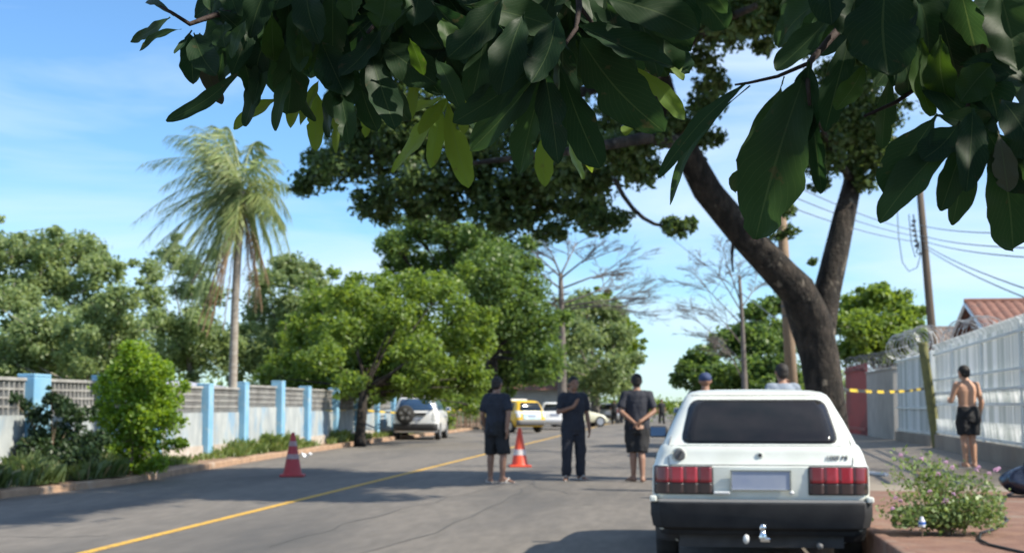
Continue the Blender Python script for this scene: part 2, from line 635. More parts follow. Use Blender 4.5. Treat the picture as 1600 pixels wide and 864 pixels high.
# right pavement, kerb and the raised red bed
KX = 1.5
m = MB()
m.grid(lambda u, v: (1.60 + 14 * u, 16.4 + 150 * v, 0.15 + 0.1 * min(1, max(0, u * 14 - 3) / 2)), 24, 30)
tag(m.build('right_pavement', CONC), kind='structure')
m = MB()
y = 16.5
while y < 150:
    m.box((1.53, y + .5, 0.06), (0.14, 0.985, 0.2))
    y += 1
tag(m.build('right_kerb', CONC, bevel=0.015), kind='structure')
m = MB()
m.grid(lambda u, v: (KX + 9 * u, 3 + 13.4 * v, 0.3 + 0.012 * noise.noise((u * 30, v * 40, 0))), 40, 60)
m.box((KX + 4.5, 9.7, 0.13), (9.0, 13.4, 0.3))
tag(m.build('raised_pavement', REDBED), kind='structure')
m = MB()
for i in range(12):
    m.box((KX - 0.035, 3.5 + i * 1.12, 0.15), (0.1, 1.1, 0.33))
tag(m.build('raised_kerb', REDBED, bevel=0.02), kind='structure')

# ------------------------------------------------------------------ left boundary wall
root = empty('boundary_wall', (-10.55, 20, 0.1), 0, 'long blue and white wall with openwork block courses behind the left verge', 'wall')
inv = Vector((10.55, -20, -0.1))
PXP = [-95, 14, 130, 215, 303, 363, 424, 468, 515, 550, 582, 609, 634, 655, 674, 690, 703]
PY = [wall_x(30) * FPX / (p - VPX) if p < 470 else None for p in PXP]
PY = []
for p in PXP:
    yy = 30.0
    for _ in range(20):
        yy = wall_x(yy) * 2190 / (p - VPX)
    PY.append(yy)
tops = [1.62, 1.62, 1.66, 1.62, 1.6, 1.68, 1.76, 1.66, 1.66, 1.64, 1.66, 1.7, 1.7, 1.7, 1.7, 1.7, 1.8]
for i, (yy, tp) in enumerate(zip(PY, tops)):
    wide = 0.62 if i == 1 else 0.33
    m = MB()
    m.box(Vector((wall_x(yy) + 0.06, yy, 0.1 + tp / 2)) + inv, (0.3, wide, tp))
    m.box(Vector((wall_x(yy) + 0.06, yy, 0.1 + tp + 0.025)) + inv, (0.302, wide + 0.002, 0.05))
    m.build('pillar', BLUEP, root, bevel=0.012)
for i in range(len(PY) - 1):
    y0, y1 = PY[i] + 0.18, PY[i + 1] - 0.18
    if i == 1:
        y0 = PY[i] + 0.31
    if i == 0:
        y1 = PY[1] - 0.31
    L = y1 - y0
    xm = (wall_x(y0) + wall_x(y1)) / 2
    ang = -math.atan2(wall_x(y1) - wall_x(y0), L)
    c = Vector((xm, (y0 + y1) / 2, 0)) + inv
    top = min(tops[i], tops[i + 1]) - 0.06
    hs = 1.0 if i not in (5, 6) else 1.12
    m = MB()
    m.box((c.x, c.y, 0.14 + hs / 2), (0.14, L, hs - 0.28), ang)
    p = m.build('panel', WHITEW, root)
    m = MB()
    m.box((c.x + 0.01, c.y, 0.14), (0.18, L, 0.28), ang)
    m.build('plinth', RUSTY, p)
    # openwork courses
    m = MB()
    M = Matrix.Rotation(ang, 3, 'Z')
    nb = max(4, int(L / 0.16))
    nh = 4
    hh = top - hs
    for k in range(nb + 1):
        o_ = M @ Vector((0, -L / 2 + L * k / nb * 0.98 + 0.01, 0))
        m.box((c.x + o_.x, c.y + o_.y, hs + hh / 2), (0.1, 0.032, hh - 0.004), ang)
    for k in range(1, nh):
        m.box((c.x, c.y, hs + hh * k / nh), (0.092, L - 0.004, 0.032), ang)
    m.box((c.x, c.y, top + 0.021), (0.16, L, 0.05), ang)
    m.build('openwork_course', LATT, p)

# things behind the wall at its left part
p = at(318, 612, 44)
sh = empty('shed', (p.x, p.y, 0), R(-8), 'small shed with pale metal roof rising just above the blue wall', 'shed')
m = MB()
m.box((0, 0, 0.85), (2.2, 2.6, 1.7))
m.build('wall', GREYW, sh)
m = MB()
for k in range(11):
    m.box((0, -1.45 + k * 0.29, 1.86 + 0.0), (2.7, 0.27, 0.06), rot=Matrix.Rotation(R(7), 3, 'Y'))
m.build('roof', PURLIN, sh)
p = at(16, 604, 26)
tk = empty('water_tank', (p.x - 0.9, p.y, 0), 0.1, 'grey concrete box tank peeking over the left end of the wall', 'tank')
m = MB()
m.box((0, 0, 0.9), (0.75, 0.8, 1.8))
m.build('tank_body', GREYW, tk, bevel=0.01)
m = MB()
m.box((0, 0, 1.815), (0.85, 0.9, 0.07))
m.build('lid', GREYW, tk, bevel=0.01)

# wooden fence beyond the wall
wf = empty('picket_fence', (-11.3, 74, 0.12), 0, 'brown wooden stake fence between wall end and yellow car', 'fence')
m = MB()
for k in range(15):
    m.box((-0.9 + rk.uniform(-.03, .03) + k * 0.16, -1.5 + k * 0.05, 0.75), (0.1, 0.05, 1.35 + rk.uniform(0, .35)), rk.uniform(-.2, .2))
m.build('stakes', WOOD, wf)
m = MB()
m.box((0.2, -1.08, 0.9), (2.4, 0.04, 0.08), 0.3)
m.build('rail', WOOD, wf)

# ------------------------------------------------------------------ right hand fence, gates, walls
NEARP, FARP = Vector((5.46, 20.0, 0.2)), Vector((6.35, 36.0, 0.2))


def fence_run(name, label, P0, P1, top, base, decor, parent_inv=True, pitch=0.15):
    d = (P1 - P0)
    L = d.length
    ang = math.atan2(d.y, d.x)
    r = empty(name, P0, ang, label, 'fence')
    m = MB()
    m.box((L / 2, 0, base / 2 + 0.0), (L, 0.22, base))
    m.build('plinth', CONC, r, bevel=0.01)
    m = MB()
    n = int(L / pitch)
    for k in range(n):
        x = (k + .5) * L / n
        m.box((x, 0, (base + top) / 2), (pitch * (0.5 + rk.uniform(-.1, .08)), 0.012, top - base))
        if decor:
            m.tube([(x, 0, top), (x, 0.02, top + .07), (x, 0.09, top + 0.12)], [0.02, 0.018, 0.008], 5)
    m.build('bars', FENCEB, r)
    if not decor:
        m = MB()
        m.box((L / 2, -0.035, (base + top) / 2), (L, 0.006, top - base - 0.06))
        m.build('backing_sheet', FENCEW, r)
    m = MB()
    for z in ([base + 0.06, base + 0.72, base + 1.0, base + 1.32, top - 0.12] if decor else [base + 0.06, base + 0.7, top - 0.06]):
        m.box((L / 2, 0.04, z), (L, 0.045, 0.05))
    m.build('rails', FENCEW, r)
    if decor:
        for z0, h in ((base + 0.75, 0.24), (base + 0.06, 0.32)):
            m = MB()
            for k in range(n):
                x = (k + .5) * L / n
                m.tube([(x + pitch * .5, 0.035, z0), (x + pitch * .62 + rk.uniform(-.02, .02), 0.07, z0 + h)], [0.018, 0.006], 4)
            m.build('spike_row', FENCEB, r)
    for k in range(int(L / 4.2) + 1):
        m = MB()
        m.box((min(L - .05, 0.05 + k * 4.2), -0.01, (base + top) / 2), (0.12, 0.14, top - base + 0.04))
        m.build('post', FENCEW, r, bevel=0.008)
    return r


fence_run('metal_fence', 'white metal bar fence on a low plinth beside the shirtless person', NEARP, FARP, 2.42, 0.36, True)
fence_run('sheet_gate', 'pale ribbed sheet gate beyond the mossy post with wire coils above', Vector((6.38, 36.5, 0.2)), Vector((6.5, 43.2, 0.2)), 2.42, 0.3, False, pitch=0.13)
g = empty('mossy_post', (6.27, 35.8, 0.15), 0, 'leaning olive mossy post where the white fence meets the gate', 'post')
m = MB()
m.tube([(0.05, 0, 0), (-0.1, 0, 1.3), (-0.25, 0, 2.62)], [0.13, 0.12, 0.115], 10)
m.build('shaft', OLIVE, g, smooth=True, auto=40)
m = MB()
m.lathe([(0.001, 2.60), (0.13, 2.60), (0.125, 2.66), (0.001, 2.68)], (-0.25, 0, 0), n=10)
m.build('cap', OLIVE, g)
gw = empty('grey_wall', (6.5, 43.4, 0.15), math.pi / 2, 'plain grey rendered wall between maroon gate and pale sheet gate', 'wall')
m = MB()
m.box((3.0, 0, 1.1), (6.0, 0.2, 2.2))
m.box((3.0, 0, 2.23), (6.06, 0.26, 0.06))
m.build('panel', GREYW, gw, bevel=0.01)
m = MB()
m.box((0.25, -0.35, 1.15), (0.5, 0.5, 2.3))
m.build('pier', GREYW, gw, bevel=0.01)
mg = empty('maroon_gate', (6.46, 49.6, 0.15), math.pi / 2, 'dark maroon sheet gate just right of the big tree trunk', 'gate')
m = MB()
for k in range(26):
    m.box((0.12 + k * 0.235, 0, 1.32), (0.22, 0.05 + 0.03 * (k % 2), 2.5))
m.build('sheet', MAROON, mg)
m = MB()
m.box((3.05, 0.07, 0.3), (6.2, 0.06, 0.09))
m.box((3.05, 0.07, 2.4), (6.2, 0.06, 0.09))
m.build('frame', MAROON, mg)


def coil(name, label, A, B, rad, turns, mt):
    r = empty(name, A, 0, label, 'razor wire', 'coils of wire along the right hand fences')
    m = MB()
    d = Vector(B) - Vector(A)
    t = d.normalized()
    u = Vector((0, 0, 1))
    v = t.cross(u)
    pts = []
    n = turns * 18
    for i in range(n + 1):
        a = 2 * math.pi * turns * i / n
        q = rad * (1 + 0.06 * math.sin(a * 0.37 + i))
        pts.append(d * (i / n) + u * (math.sin(a) * q + rad * 0.95) + v * math.cos(a) * q)
    m.tube(pts, 0.011, 4)
    for i in range(0, n, 2):
        m.box(pts[i], (0.065, 0.012, 0.03), rk.uniform(0, 3))
    m.build('coil', mt, r)
    m = MB()
    m.tube([Vector((0, 0, rad * .9)), d + Vector((0, 0, rad * .9))], 0.006, 4)
    m.build('support_wire', mt, r)


coil('wire_coil', 'bright razor wire coil on top of the pale sheet gate', (6.42, 37.2, 2.62), (6.5, 43.0, 2.62), 0.37, 11, STEEL)
coil('wire_coil', 'dark wire coil above the maroon gate and grey wall', (6.5, 44.2, 2.42), (6.46, 55.0, 2.55), 0.27, 16, CABLEG)
coil('wire_coil', 'razor wire coil behind the white fence near the house roof', (6.85, 32.5, 2.5), (6.9, 36.0, 2.55), 0.4, 7, STEEL)


# ------------------------------------------------------------------ houses
def tiled_plane(m, A, B, C, D, rows, cols):
    """half-round tile ridges on the quad A B (eave) C D (ridge)"""
    A, B, C, D = map(Vector, (A, B, C, D))
    nrm = (B - A).cross(D - A).normalized()
    if nrm.z < 0:
        nrm = -nrm

    def f(u, v):
        p = (A * (1 - u) + B * u) * (1 - v) + (D * (1 - u) + C * u) * v
        return p + nrm * (0.045 * abs(math.sin(u * cols * math.pi)) + 0.03 * (1 - (v * rows) % 1.0))
    m.grid(f, cols * 4, rows * 3)


def house(name, label, loc, rz, w_, d_, eave, ridge, wallm, win=True, over=0.5, rm=None):
    h = empty(name, loc, rz, label, 'house')
    m = MB()
    m.box((0, 0, eave / 2), (w_, d_, eave))
    m.v += [(-w_ / 2, -d_ / 2, eave), (w_ / 2, -d_ / 2, eave), (0, -d_ / 2, ridge - 0.1), (-w_ / 2, d_ / 2, eave), (w_ / 2, d_ / 2, eave), (0, d_ / 2, ridge - 0.1)]
    k = len(m.v) - 6
    m.f += [(k, k + 1, k + 2), (k + 3, k + 5, k + 4), (k, k + 2, k + 5, k + 3), (k + 1, k + 4, k + 5, k + 2)]
    m.build('wall', wallm, h)
    m = MB()
    so = (ridge - eave) / (w_ / 2) * over
    tiled_plane(m, (-w_ / 2 - over, -d_ / 2 - over, eave - so), (-w_ / 2 - over, d_ / 2 + over, eave - so), (0, d_ / 2 + over, ridge), (0, -d_ / 2 - over, ridge), 12, int(d_ / 0.25))
    tiled_plane(m, (w_ / 2 + over, -d_ / 2 - over, eave - so), (w_ / 2 + over, d_ / 2 + over, eave - so), (0, d_ / 2 + over, ridge), (0, -d_ / 2 - over, ridge), 12, int(d_ / 0.25))
    m.tube([(0, -d_ / 2 - over - .02, ridge + .02), (0, d_ / 2 + over + .02, ridge + .02)], 0.11, 8)
    rf = m.build('roof', rm or TILE, h, smooth=False)
    m = MB()
    for sx in (-1, 1):
        a = Vector((sx * (w_ / 2 + over), -d_ / 2 - over, eave - so - 0.06))
        b = Vector((0, -d_ / 2 - over, ridge - 0.06))
        m.tube([a, b], 0.06, 4)
    m.build('bargeboard', FENCEW, rf)
    if win:
        for y_ in (-d_ * .22, d_ * .22):
            m = MB()
            m.box((-w_ / 2 - 0.02, y_, 1.5), (0.06, 1.2, 1.1))
            f_ = m.build('window', FENCEW, h)
            m = MB()
            m.box((-w_ / 2 - 0.055, y_, 1.5), (0.02, 1.05, 0.95))
            m.build('pane', DARKGL, f_)
    return h


DARKGL = mat('dark_glass', (0.012, 0.014, 0.016), rough=0.06, spec=0.6)
house('tiled_house', 'house with brown clay tile roof behind the white metal fence', (13.9, 47.0, 0.1), R(-92), 6.6, 8.2, 3.45, 4.5, GREYW)
house('tiled_house', 'low house whose grey brown roof shows just right of the dark utility pole', (12.4, 60.0, 0.1), R(-80), 5.0, 7, 3.35, 4.3, GREYW, rm=TILE2)
hs = house('tiled_house', 'small grey house with orange roof behind the yellow car', (-9.3, 101.0, 0), R(80), 4.2, 6.5, 2.5, 3.25, GREYW, False)
m = MB()
m.box((2.12, -1.2, 1.2), (0.06, 1.6, 2.0))
m.build('dark_opening', CABLE, hs)  # black sheet standing in for the shaded inside of an opening

# ------------------------------------------------------------------ trees
def tree(name, label, base, clumps, leaves, size, lm, bark, tr=0.16, seed=1, aspect=0.55, fork=0.42, dj=1.0, sub=12, subr=0.42,
         cat='tree', group=None, sink=0.0, lean=0.0, limbs=True, up=0.5, flat=0.8, rand=0.9, soft=0.3):
    """clumps: (px, py, radius px, depth)"""
    rs = random.Random(seed)
    b = Vector(base)
    r = empty(name, b, 0, label, cat, group)
    cl_ = []
    for cpx in clumps:
        px, py, rp, Y = cpx
        Yj = Y + rs.uniform(-1, 1) * dj
        p = at(px, py, Yj)
        cl_.append((p - b, rp * mpp(Yj)))
    zt = max(c.z for c, _ in cl_)
    mc = sum((c for c, _ in cl_), Vector()) / len(cl_)
    tp = Vector((mc.x * fork * .6 + lean, mc.y * fork * .6, max(0.3, zt * fork)))
    m = MB()
    m.tube(bez((0, 0, -0.1), (tp.x * .2, tp.y * .2, tp.z * .5), tp, 6), [tr * k for k in (1.35, 1.05, 0.98, 0.92, 0.88, 0.84, 0.8)], 9, 0.3)
    if limbs:
        for c, rad in cl_:
            mid = tp.lerp(c, 0.5) + Vector((rs.uniform(-.3, .3), rs.uniform(-.3, .3), -abs(c.z - tp.z) * 0.08)) * min(1, rad)
            st = tp * rs.uniform(0.8, 1.0)
            m.tube(bez(st, mid, c, 5), [tr * k for k in (0.42, 0.3, 0.22, 0.16, 0.11, 0.05)], 6)
            for _ in range(4):
                e = Vector((rs.uniform(-1, 1), rs.uniform(-1, 1), rs.uniform(-.3, .9))) * rad * .85
                m.tube([c.lerp(mid, .3), c + e * .5, c + e], [tr * .16, tr * .1, tr * .03], 4)
    m.build('trunk', bark, r, smooth=True)
    extra = []
    for c, rad in cl_:
        for _ in range(2 if cat == 'tree' else 1):
            dd = Vector((rs.gauss(0, 1), rs.gauss(0, 1), rs.gauss(.25, .8))).normalized()
            extra.append((c + dd * rad * rs.uniform(.95, 1.3), rad * rs.uniform(.22, .42)))
    cl_ = [(c, rad * rs.uniform(.8, 1.0)) for c, rad in cl_] + extra
    V = crown_cloud([(tuple(c), rad * 1.05) for c, rad in cl_], int(leaves * 2.3), size * .9, aspect, seed, int(sub * 2.6), subr * .72, up=up, flat=max(flat, .85), rand=rand, soft=soft)
    quads('crown', V, lm, r)
    return r


def cl3(Y, *ts):
    return [(x, y, r_, Y) for x, y, r_ in ts]


G_BACK = 'trees standing behind the left boundary wall'
tree('shade_tree', 'tall airy olive tree at the far left behind the wall', (at(45, 600, 55).x, 55, 0),
     cl3(55, (20, 395, 40), (75, 390, 42), (125, 395, 45), (160, 425, 38), (60, 445, 50), (110, 455, 50), (20, 470, 50), (-30, 430, 60), (150, 480, 40), (-20, 380, 40)),
     13000, 0.22, LF_PALE, PALEBARK, 0.2, 11, dj=2.5, fork=0.5, group=G_BACK, subr=0.36, up=0.6)
tree('shade_tree', 'lower spreading olive tree right of the tall airy one', (at(160, 600, 50).x, 50, 0),
     cl3(50, (60, 520, 55), (20, 550, 50), (110, 520, 55), (160, 505, 55), (190, 470, 36), (200, 520, 45), (140, 560, 55), (80, 570, 55), (190, 570, 50), (30, 590, 50), (-40, 540, 60)),
     15000, 0.2, LF_PALE, PALEBARK, 0.2, 12, dj=2, fork=0.35, group=G_BACK)
tree('shade_tree', 'thin tree with open crown seen just left of the palm', (at(300, 600, 58).x, 58, 0),
     cl3(58, (235, 420, 24), (265, 402, 30), (300, 420, 34), (290, 455, 30), (238, 468, 30), (255, 515, 40), (310, 505, 40), (330, 460, 30), (290, 560, 50), (230, 560, 45), (340, 550, 50)),
     10000, 0.2, LF_PALE, GREYBARK, 0.14, 13, dj=2, fork=0.5, group=G_BACK)
tree('shade_tree', 'rounded grey green tree just right of the palm trunk', (at(440, 600, 60).x, 60, 0),
     cl3(60, (420, 440, 34), (455, 425, 38), (490, 445, 34), (420, 485, 50), (470, 480, 50), (510, 480, 30), (430, 540, 55), (490, 530, 50), (390, 560, 50), (460, 590, 50)),
     12000, 0.22, LF_OLIVE, GREYBARK, 0.2, 14, dj=2.5, group=G_BACK)
tree('dense_tree', 'broad dense green tree overhanging the wall beside the white spare wheel car', (ground(565, 690, .15).x - .05, ground(565, 690, .15).y, 0.1),
     cl3(46, (500, 475, 42), (550, 470, 45), (600, 460, 48), (650, 450, 42), (690, 455, 42), (720, 490, 42), (470, 520, 46), (530, 525, 55), (590, 520, 55), (650, 510, 52), (700, 535, 50), (745, 540, 34), (450, 568, 40), (510, 580, 45), (580, 575, 50), (640, 580, 50), (700, 590, 46), (740, 590, 34), (680, 596, 30), (420, 590, 28), (735, 605, 24), (470, 600, 34), (520, 606, 34), (600, 606, 32), (560, 600, 38), (640, 596, 34), (530, 555, 60), (610, 560, 60)) + cl3(43.5, (568, 608, 30), (600, 600, 30), (540, 600, 30), (540, 520, 44), (600, 535, 44), (560, 480, 40), (620, 490, 40), (580, 575, 38), (510, 560, 38), (660, 550, 40), (545, 600, 30), (620, 590, 26)) + cl3(56, (640, 622, 34), (690, 625, 34), (735, 632, 30), (480, 612, 34), (600, 618, 36), (540, 620, 36), (440, 605, 30)),
     42000, 0.16, LF_MID, BARK, 0.16, 15, dj=2.2, fork=0.36, soft=.5, group=G_BACK)
tree('dense_tree', 'tallest dark green tree rising behind the broad one', (at(770, 640, 76).x, 76, 0),
     cl3(76, (615, 385, 34), (650, 362, 36), (690, 362, 34), (725, 375, 38), (765, 385, 42), (640, 415, 42), (800, 410, 42), (700, 420, 50), (760, 430, 55), (820, 455, 44), (835, 505, 44), (785, 485, 55), (750, 500, 50), (845, 555, 46), (800, 545, 55), (760, 570, 50), (850, 575, 34), (800, 580, 40), (760, 610, 36)),
     32000, 0.25, LF_DEEP, BARK, 0.4, 16, dj=4, soft=.45, group=G_BACK)
tree('dense_tree', 'dull green far tree under the bare branches', (at(930, 640, 98).x, 98, 0),
     cl3(98, (885, 490, 34), (915, 478, 34), (945, 490, 34), (895, 530, 42), (940, 530, 42), (970, 525, 26), (910, 575, 42), (955, 575, 38), (885, 580, 30), (935, 605, 34), (970, 600, 26)),
     11000, 0.32, LF_OLIVE, GREYBARK, 0.3, 17, dj=4, group=G_BACK)
tree('dense_tree', 'small yellow green tree at the far right edge of the left hand row', (at(985, 640, 112).x, 112, 0),
     cl3(112, (965, 500, 20), (985, 515, 17), (988, 540, 15), (970, 545, 22), (985, 570, 17), (970, 590, 24), (940, 470, 18)),
     4500, 0.32, LF_YEL, GREYBARK, 0.2, 18, dj=2, group=G_BACK)
G_RT = 'trees beyond the right hand pavement'
tree('pavement_tree', 'dark layered tree left of the leaning tan pole', (at(1165, 640, 44).x, 44, 0.1),
     cl3(44, (1185, 490, 28), (1215, 475, 24), (1140, 535, 34), (1180, 535, 40), (1100, 560, 28), (1215, 530, 40), (1075, 580, 22), (1120, 590, 34), (1170, 585, 42), (1220, 585, 40), (1060, 597, 14), (1095, 605, 26), (1190, 625, 40), (1140, 620, 34), (1240, 620, 30)),
     15000, 0.17, LF_DEEP, GREYBARK, 0.16, 19, dj=1.8, group=G_RT, flat=0.6)
tree('pavement_tree', 'bushy bright topped tree behind the maroon gate', (at(1385, 640, 56).x, 56, 0.1),
     cl3(56, (1335, 478, 26), (1370, 465, 26), (1405, 470, 26), (1425, 495, 22), (1345, 510, 36), (1390, 505, 40), (1430, 520, 20), (1330, 550, 30), (1370, 545, 38), (1410, 540, 32), (1440, 535, 14), (1320, 510, 20)),
     10000, 0.22, LF_MID, BARK, 0.16, 20, dj=2, group=G_RT)


def bare_tree(name, label, base, top, tiers, tr, mt, seed, twig=0.02):
    rs = random.Random(seed)
    b = Vector(base)
    r = empty(name, b, 0, label, 'tree', None)
    m = MB()
    t = Vector(top) - b
    m.tube(bez((0, 0, -.1), t * .5 + Vector((.1, 0, 0)), t, 8), [tr * (1 - 0.075 * i) for i in range(9)], 8, 0.2)
    tw = MB()

    def br(p, d, L, rad, lev):
        q = p + d * L * .5 + Vector((0, 0, L * 0.04))
        e = p + d * L + Vector((0, 0, L * rs.uniform(-.05, .12)))
        (m if lev == 0 else tw).tube([p, q, e], [rad, rad * .75, rad * .4], 5 if lev < 2 else 3)
        if lev < 4:
            for k in range(5 if lev < 3 else 3):
                s = rs.uniform(.3, 1)
                pp = p.lerp(e, s)
                dd = Vector((d.x + rs.uniform(-.8, .8), d.y + rs.uniform(-.8, .8), d.z * .6 + rs.uniform(-.25, .4))).normalized()
                br(pp, dd, L * rs.uniform(.4, .6), max(twig, rad * .5), lev + 1)
    for px, py, Yo, h0 in tiers:
        e = at(px, py, base[1] + Yo) - b
        s = t * h0
        d = (e - s) * .85
        br(s, d.normalized(), d.length, tr * .2, 0)
    m.build('trunk', mt, r, smooth=True)
    tw.build('twigs', mt, r)
    return r


bare_tree('bare_tree', 'leafless grey tree with tiered branches against the sky', (at(878, 640, 88).x, 88, 0), at(876, 428, 88),
          [(815, 385, 2, .98), (850, 372, -2, .99), (905, 378, 2, .99), (950, 385, -2, .97), (980, 420, 1, .9), (830, 420, -1, .9), (1000, 470, 0, .78), (960, 455, 3, .8), (850, 470, -3, .75), (1000, 480, -3, .76)],
          0.34, GREYBARK, 5, 0.01)
bare_tree('bare_tree', 'small grey leafless tree between the road end and the leaning tan pole', (at(1163, 640, 38).x, 38, 0.1), at(1155, 430, 38),
          [(1085, 440, 1, .72), (1110, 415, -1, .8), (1075, 490, .5, .5), (1190, 440, 1, .8), (1100, 470, -.8, .6), (1130, 400, 0, .85), (1120, 520, 1, .4)],
          0.1, GREYBARK, 6, 0.004)

# ---- the big street tree
big = empty('street_tree', (2.75, 24.0, 0.1), 0, 'huge forked tree with mottled bark arching over the road from the right', 'tree')
bi = -Vector((2.75, 24.0, 0.1))
T0 = Vector((2.75, 24.0, 0.1))


def pth(*q):
    return [at(x, y, Y) + bi for x, y, Y in q]


def rr(*q):
    return [d / 2 * mpp(23) for d in q]


m = MB()
m.tube(pth((1292, 752, 24), (1293, 715, 24), (1291, 670, 24), (1288, 620, 24), (1281, 560, 24), (1269, 505, 24), (1247, 455, 23.8), (1205, 410, 23.5), (1165, 370, 23.2), (1104, 298, 22.8), (1066, 225, 22.4), (1043, 165, 22), (1028, 105, 21.6), (1005, 30, 21), (990, -60, 20)),
       rr(130, 90, 70, 58, 58, 66, 59, 53, 48, 43, 37, 33, 29, 22, 14), 20, 0.3)
m.tube(pth((1280, 600, 24), (1285, 520, 24), (1293, 455, 24.1), (1306, 395, 24.2), (1320, 335, 24.4), (1333, 285, 24.6), (1340, 220, 25), (1350, 150, 25.3)),
       rr(34, 42, 44, 41, 37, 31, 22, 12), 14, 0.22)
for q, d in ((((1072, 225, 22.4), (1010, 215, 20.5), (900, 235, 19.5), (740, 255, 19)), (26, 18, 12, 6)),
             (((1048, 165, 22), (960, 130, 23), (820, 170, 24), (600, 230, 24.5), (500, 270, 25)), (24, 20, 15, 9, 4)),
             (((1030, 105, 21.6), (1100, 40, 20), (1180, 10, 18)), (22, 15, 8)),
             (((1333, 285, 24.6), (1300, 240, 23.5), (1280, 190, 22.8)), (16, 10, 6)),
             (((1333, 285, 24.6), (1372, 240, 24.5), (1385, 190, 24)), (12, 8, 4)),
             (((960, 280, 20), (1000, 365, 20.5), (1060, 352, 20.5)), (7, 6, 4)),
             (((1150, 352, 23.2), (1140, 400, 23.0), (1146, 425, 23)), (5, 5, 3)),
             (((820, 170, 24), (830, 280, 24), (870, 340, 24)), (12, 8, 4)),
             (((700, 200, 24.3), (650, 270, 24), (640, 310, 24)), (10, 7, 4))):
    m.tube(bez(pth(q[0])[0], pth(q[1])[0], pth(q[-1])[0], 6) if len(q) == 3 else pth(*q), [a / 2 * mpp(23) for a in (np.interp(np.linspace(0, 1, 7 if len(q) == 3 else len(q)), np.linspace(0, 1, len(d)), d))], 7, 0.2)
rb = random.Random(31)
tr_ = m.build('trunk', BARK, big, smooth=True)
BIGC = [(1000, 222, 38, 20.8), (955, 232, 40, 20.5), (1032, 212, 24, 21.2), (1050, 190, 20, 21.6), (905, 238, 45, 20), (1112, 130, 32, 21.5), (1085, 190, 30, 22), (1130, 45, 50, 20), (1245, 25, 55, 20), (1255, 70, 30, 20.5), (1310, 150, 60, 24), (1345, 215, 45, 24), (1290, 215, 45, 23.5), (800, 345, 42, 23), (862, 362, 32, 23), (765, 340, 40, 23), (700, 330, 38, 23.5), (652, 328, 34, 24), (930, 350, 32, 22), (602, 340, 24, 24.5), (1000, 270, 40, 21.5), (890, 270, 60, 22), (1375, 180, 45, 24.5), (1395, 235, 26, 24.5), (1355, 285, 22, 24.3), (560, 215, 55, 25), (500, 250, 34, 24.5), (830, 280, 55, 23), (740, 250, 60, 23), (640, 230, 60, 24), (490, 282, 32, 24.5), (470, 295, 20, 24.5), (535, 262, 50, 24), (590, 250, 60, 25), (575, 320, 34, 24), (620, 305, 46, 24), (670, 285, 58, 23), (725, 295, 52, 23.5), (790, 295, 55, 23), (850, 318, 52, 24), (915, 330, 44, 23), (965, 345, 26, 22), (930, 280, 50, 22), (985, 250, 36, 21), (1058, 355, 24, 20.5), (1080, 352, 14, 20.5),
        (560, 190, 70, 25), (650, 190, 80, 24), (760, 200, 80, 24), (860, 220, 75, 23), (960, 185, 60, 22),
        (600, 110, 90, 24), (720, 90, 100, 25), (860, 90, 110, 24), (980, 90, 70, 23), (1000, 20, 80, 21),
        (1090, 30, 55, 20), (1145, 25, 50, 19), (1200, 30, 60, 19.5), (1100, 95, 28, 21), (1090, 215, 34, 22.6), (1105, 165, 34, 22.6), (1085, 255, 20, 22.6), (1120, 215, 18, 22.6), (1190, 75, 20, 20),
        (1300, 190, 60, 24), (1350, 190, 50, 25), (1330, 130, 60, 25), (1290, 255, 36, 23.6), (1345, 255, 40, 24.5), (1370, 225, 34, 24.5), (1265, 235, 26, 23.5), (1280, 290, 18, 23.5), (1380, 265, 20, 24.5),
        (1228, 330, 18, 26), (1235, 362, 14, 26), (1215, 370, 13, 26), (1270, 410, 9, 23.6)]
V = crown_cloud([(tuple(at(x, y, Y) + bi), r_ * mpp(Y)) for x, y, r_, Y in BIGC], 95000, 0.12, 0.55, 77, sub=26, subr=0.32, soft=.3, up=0.45, droop=0.5)
quads('crown', V, LF_BIG, big)
# the part of the crown that reaches towards the camera above the picture: it throws the shade on the left of the road
OVER = []
ro = random.Random(12)
for k in range(44):
    xs, ysh = ro.uniform(-8.3, -4.4), ro.uniform(18.8, 27.0)
    OVER.append((xs, ysh, ro.uniform(8.2, 9.6)))
for k in range(26):
    OVER.append((ro.uniform(-9.2, -7.8), ro.uniform(14.8, 18.6), ro.uniform(8.4, 9.4)))
for k in range(5):
    OVER.append((ro.uniform(-4.6, -3.4), ro.uniform(23.5, 26.5), ro.uniform(8.4, 9.4)))
KXS, KYS = sdir.x / sdir.z, sdir.y / sdir.z
V = crown_cloud([(tuple(Vector((xs + z * KXS, ysh + z * KYS, z)) + bi), ro.uniform(.9, 1.2)) for xs, ysh, z in OVER], 130000, 0.19, 0.62, 78, sub=22, subr=0.45, up=1.2, soft=.4)
quads('crown', V, LF_BIG, big)

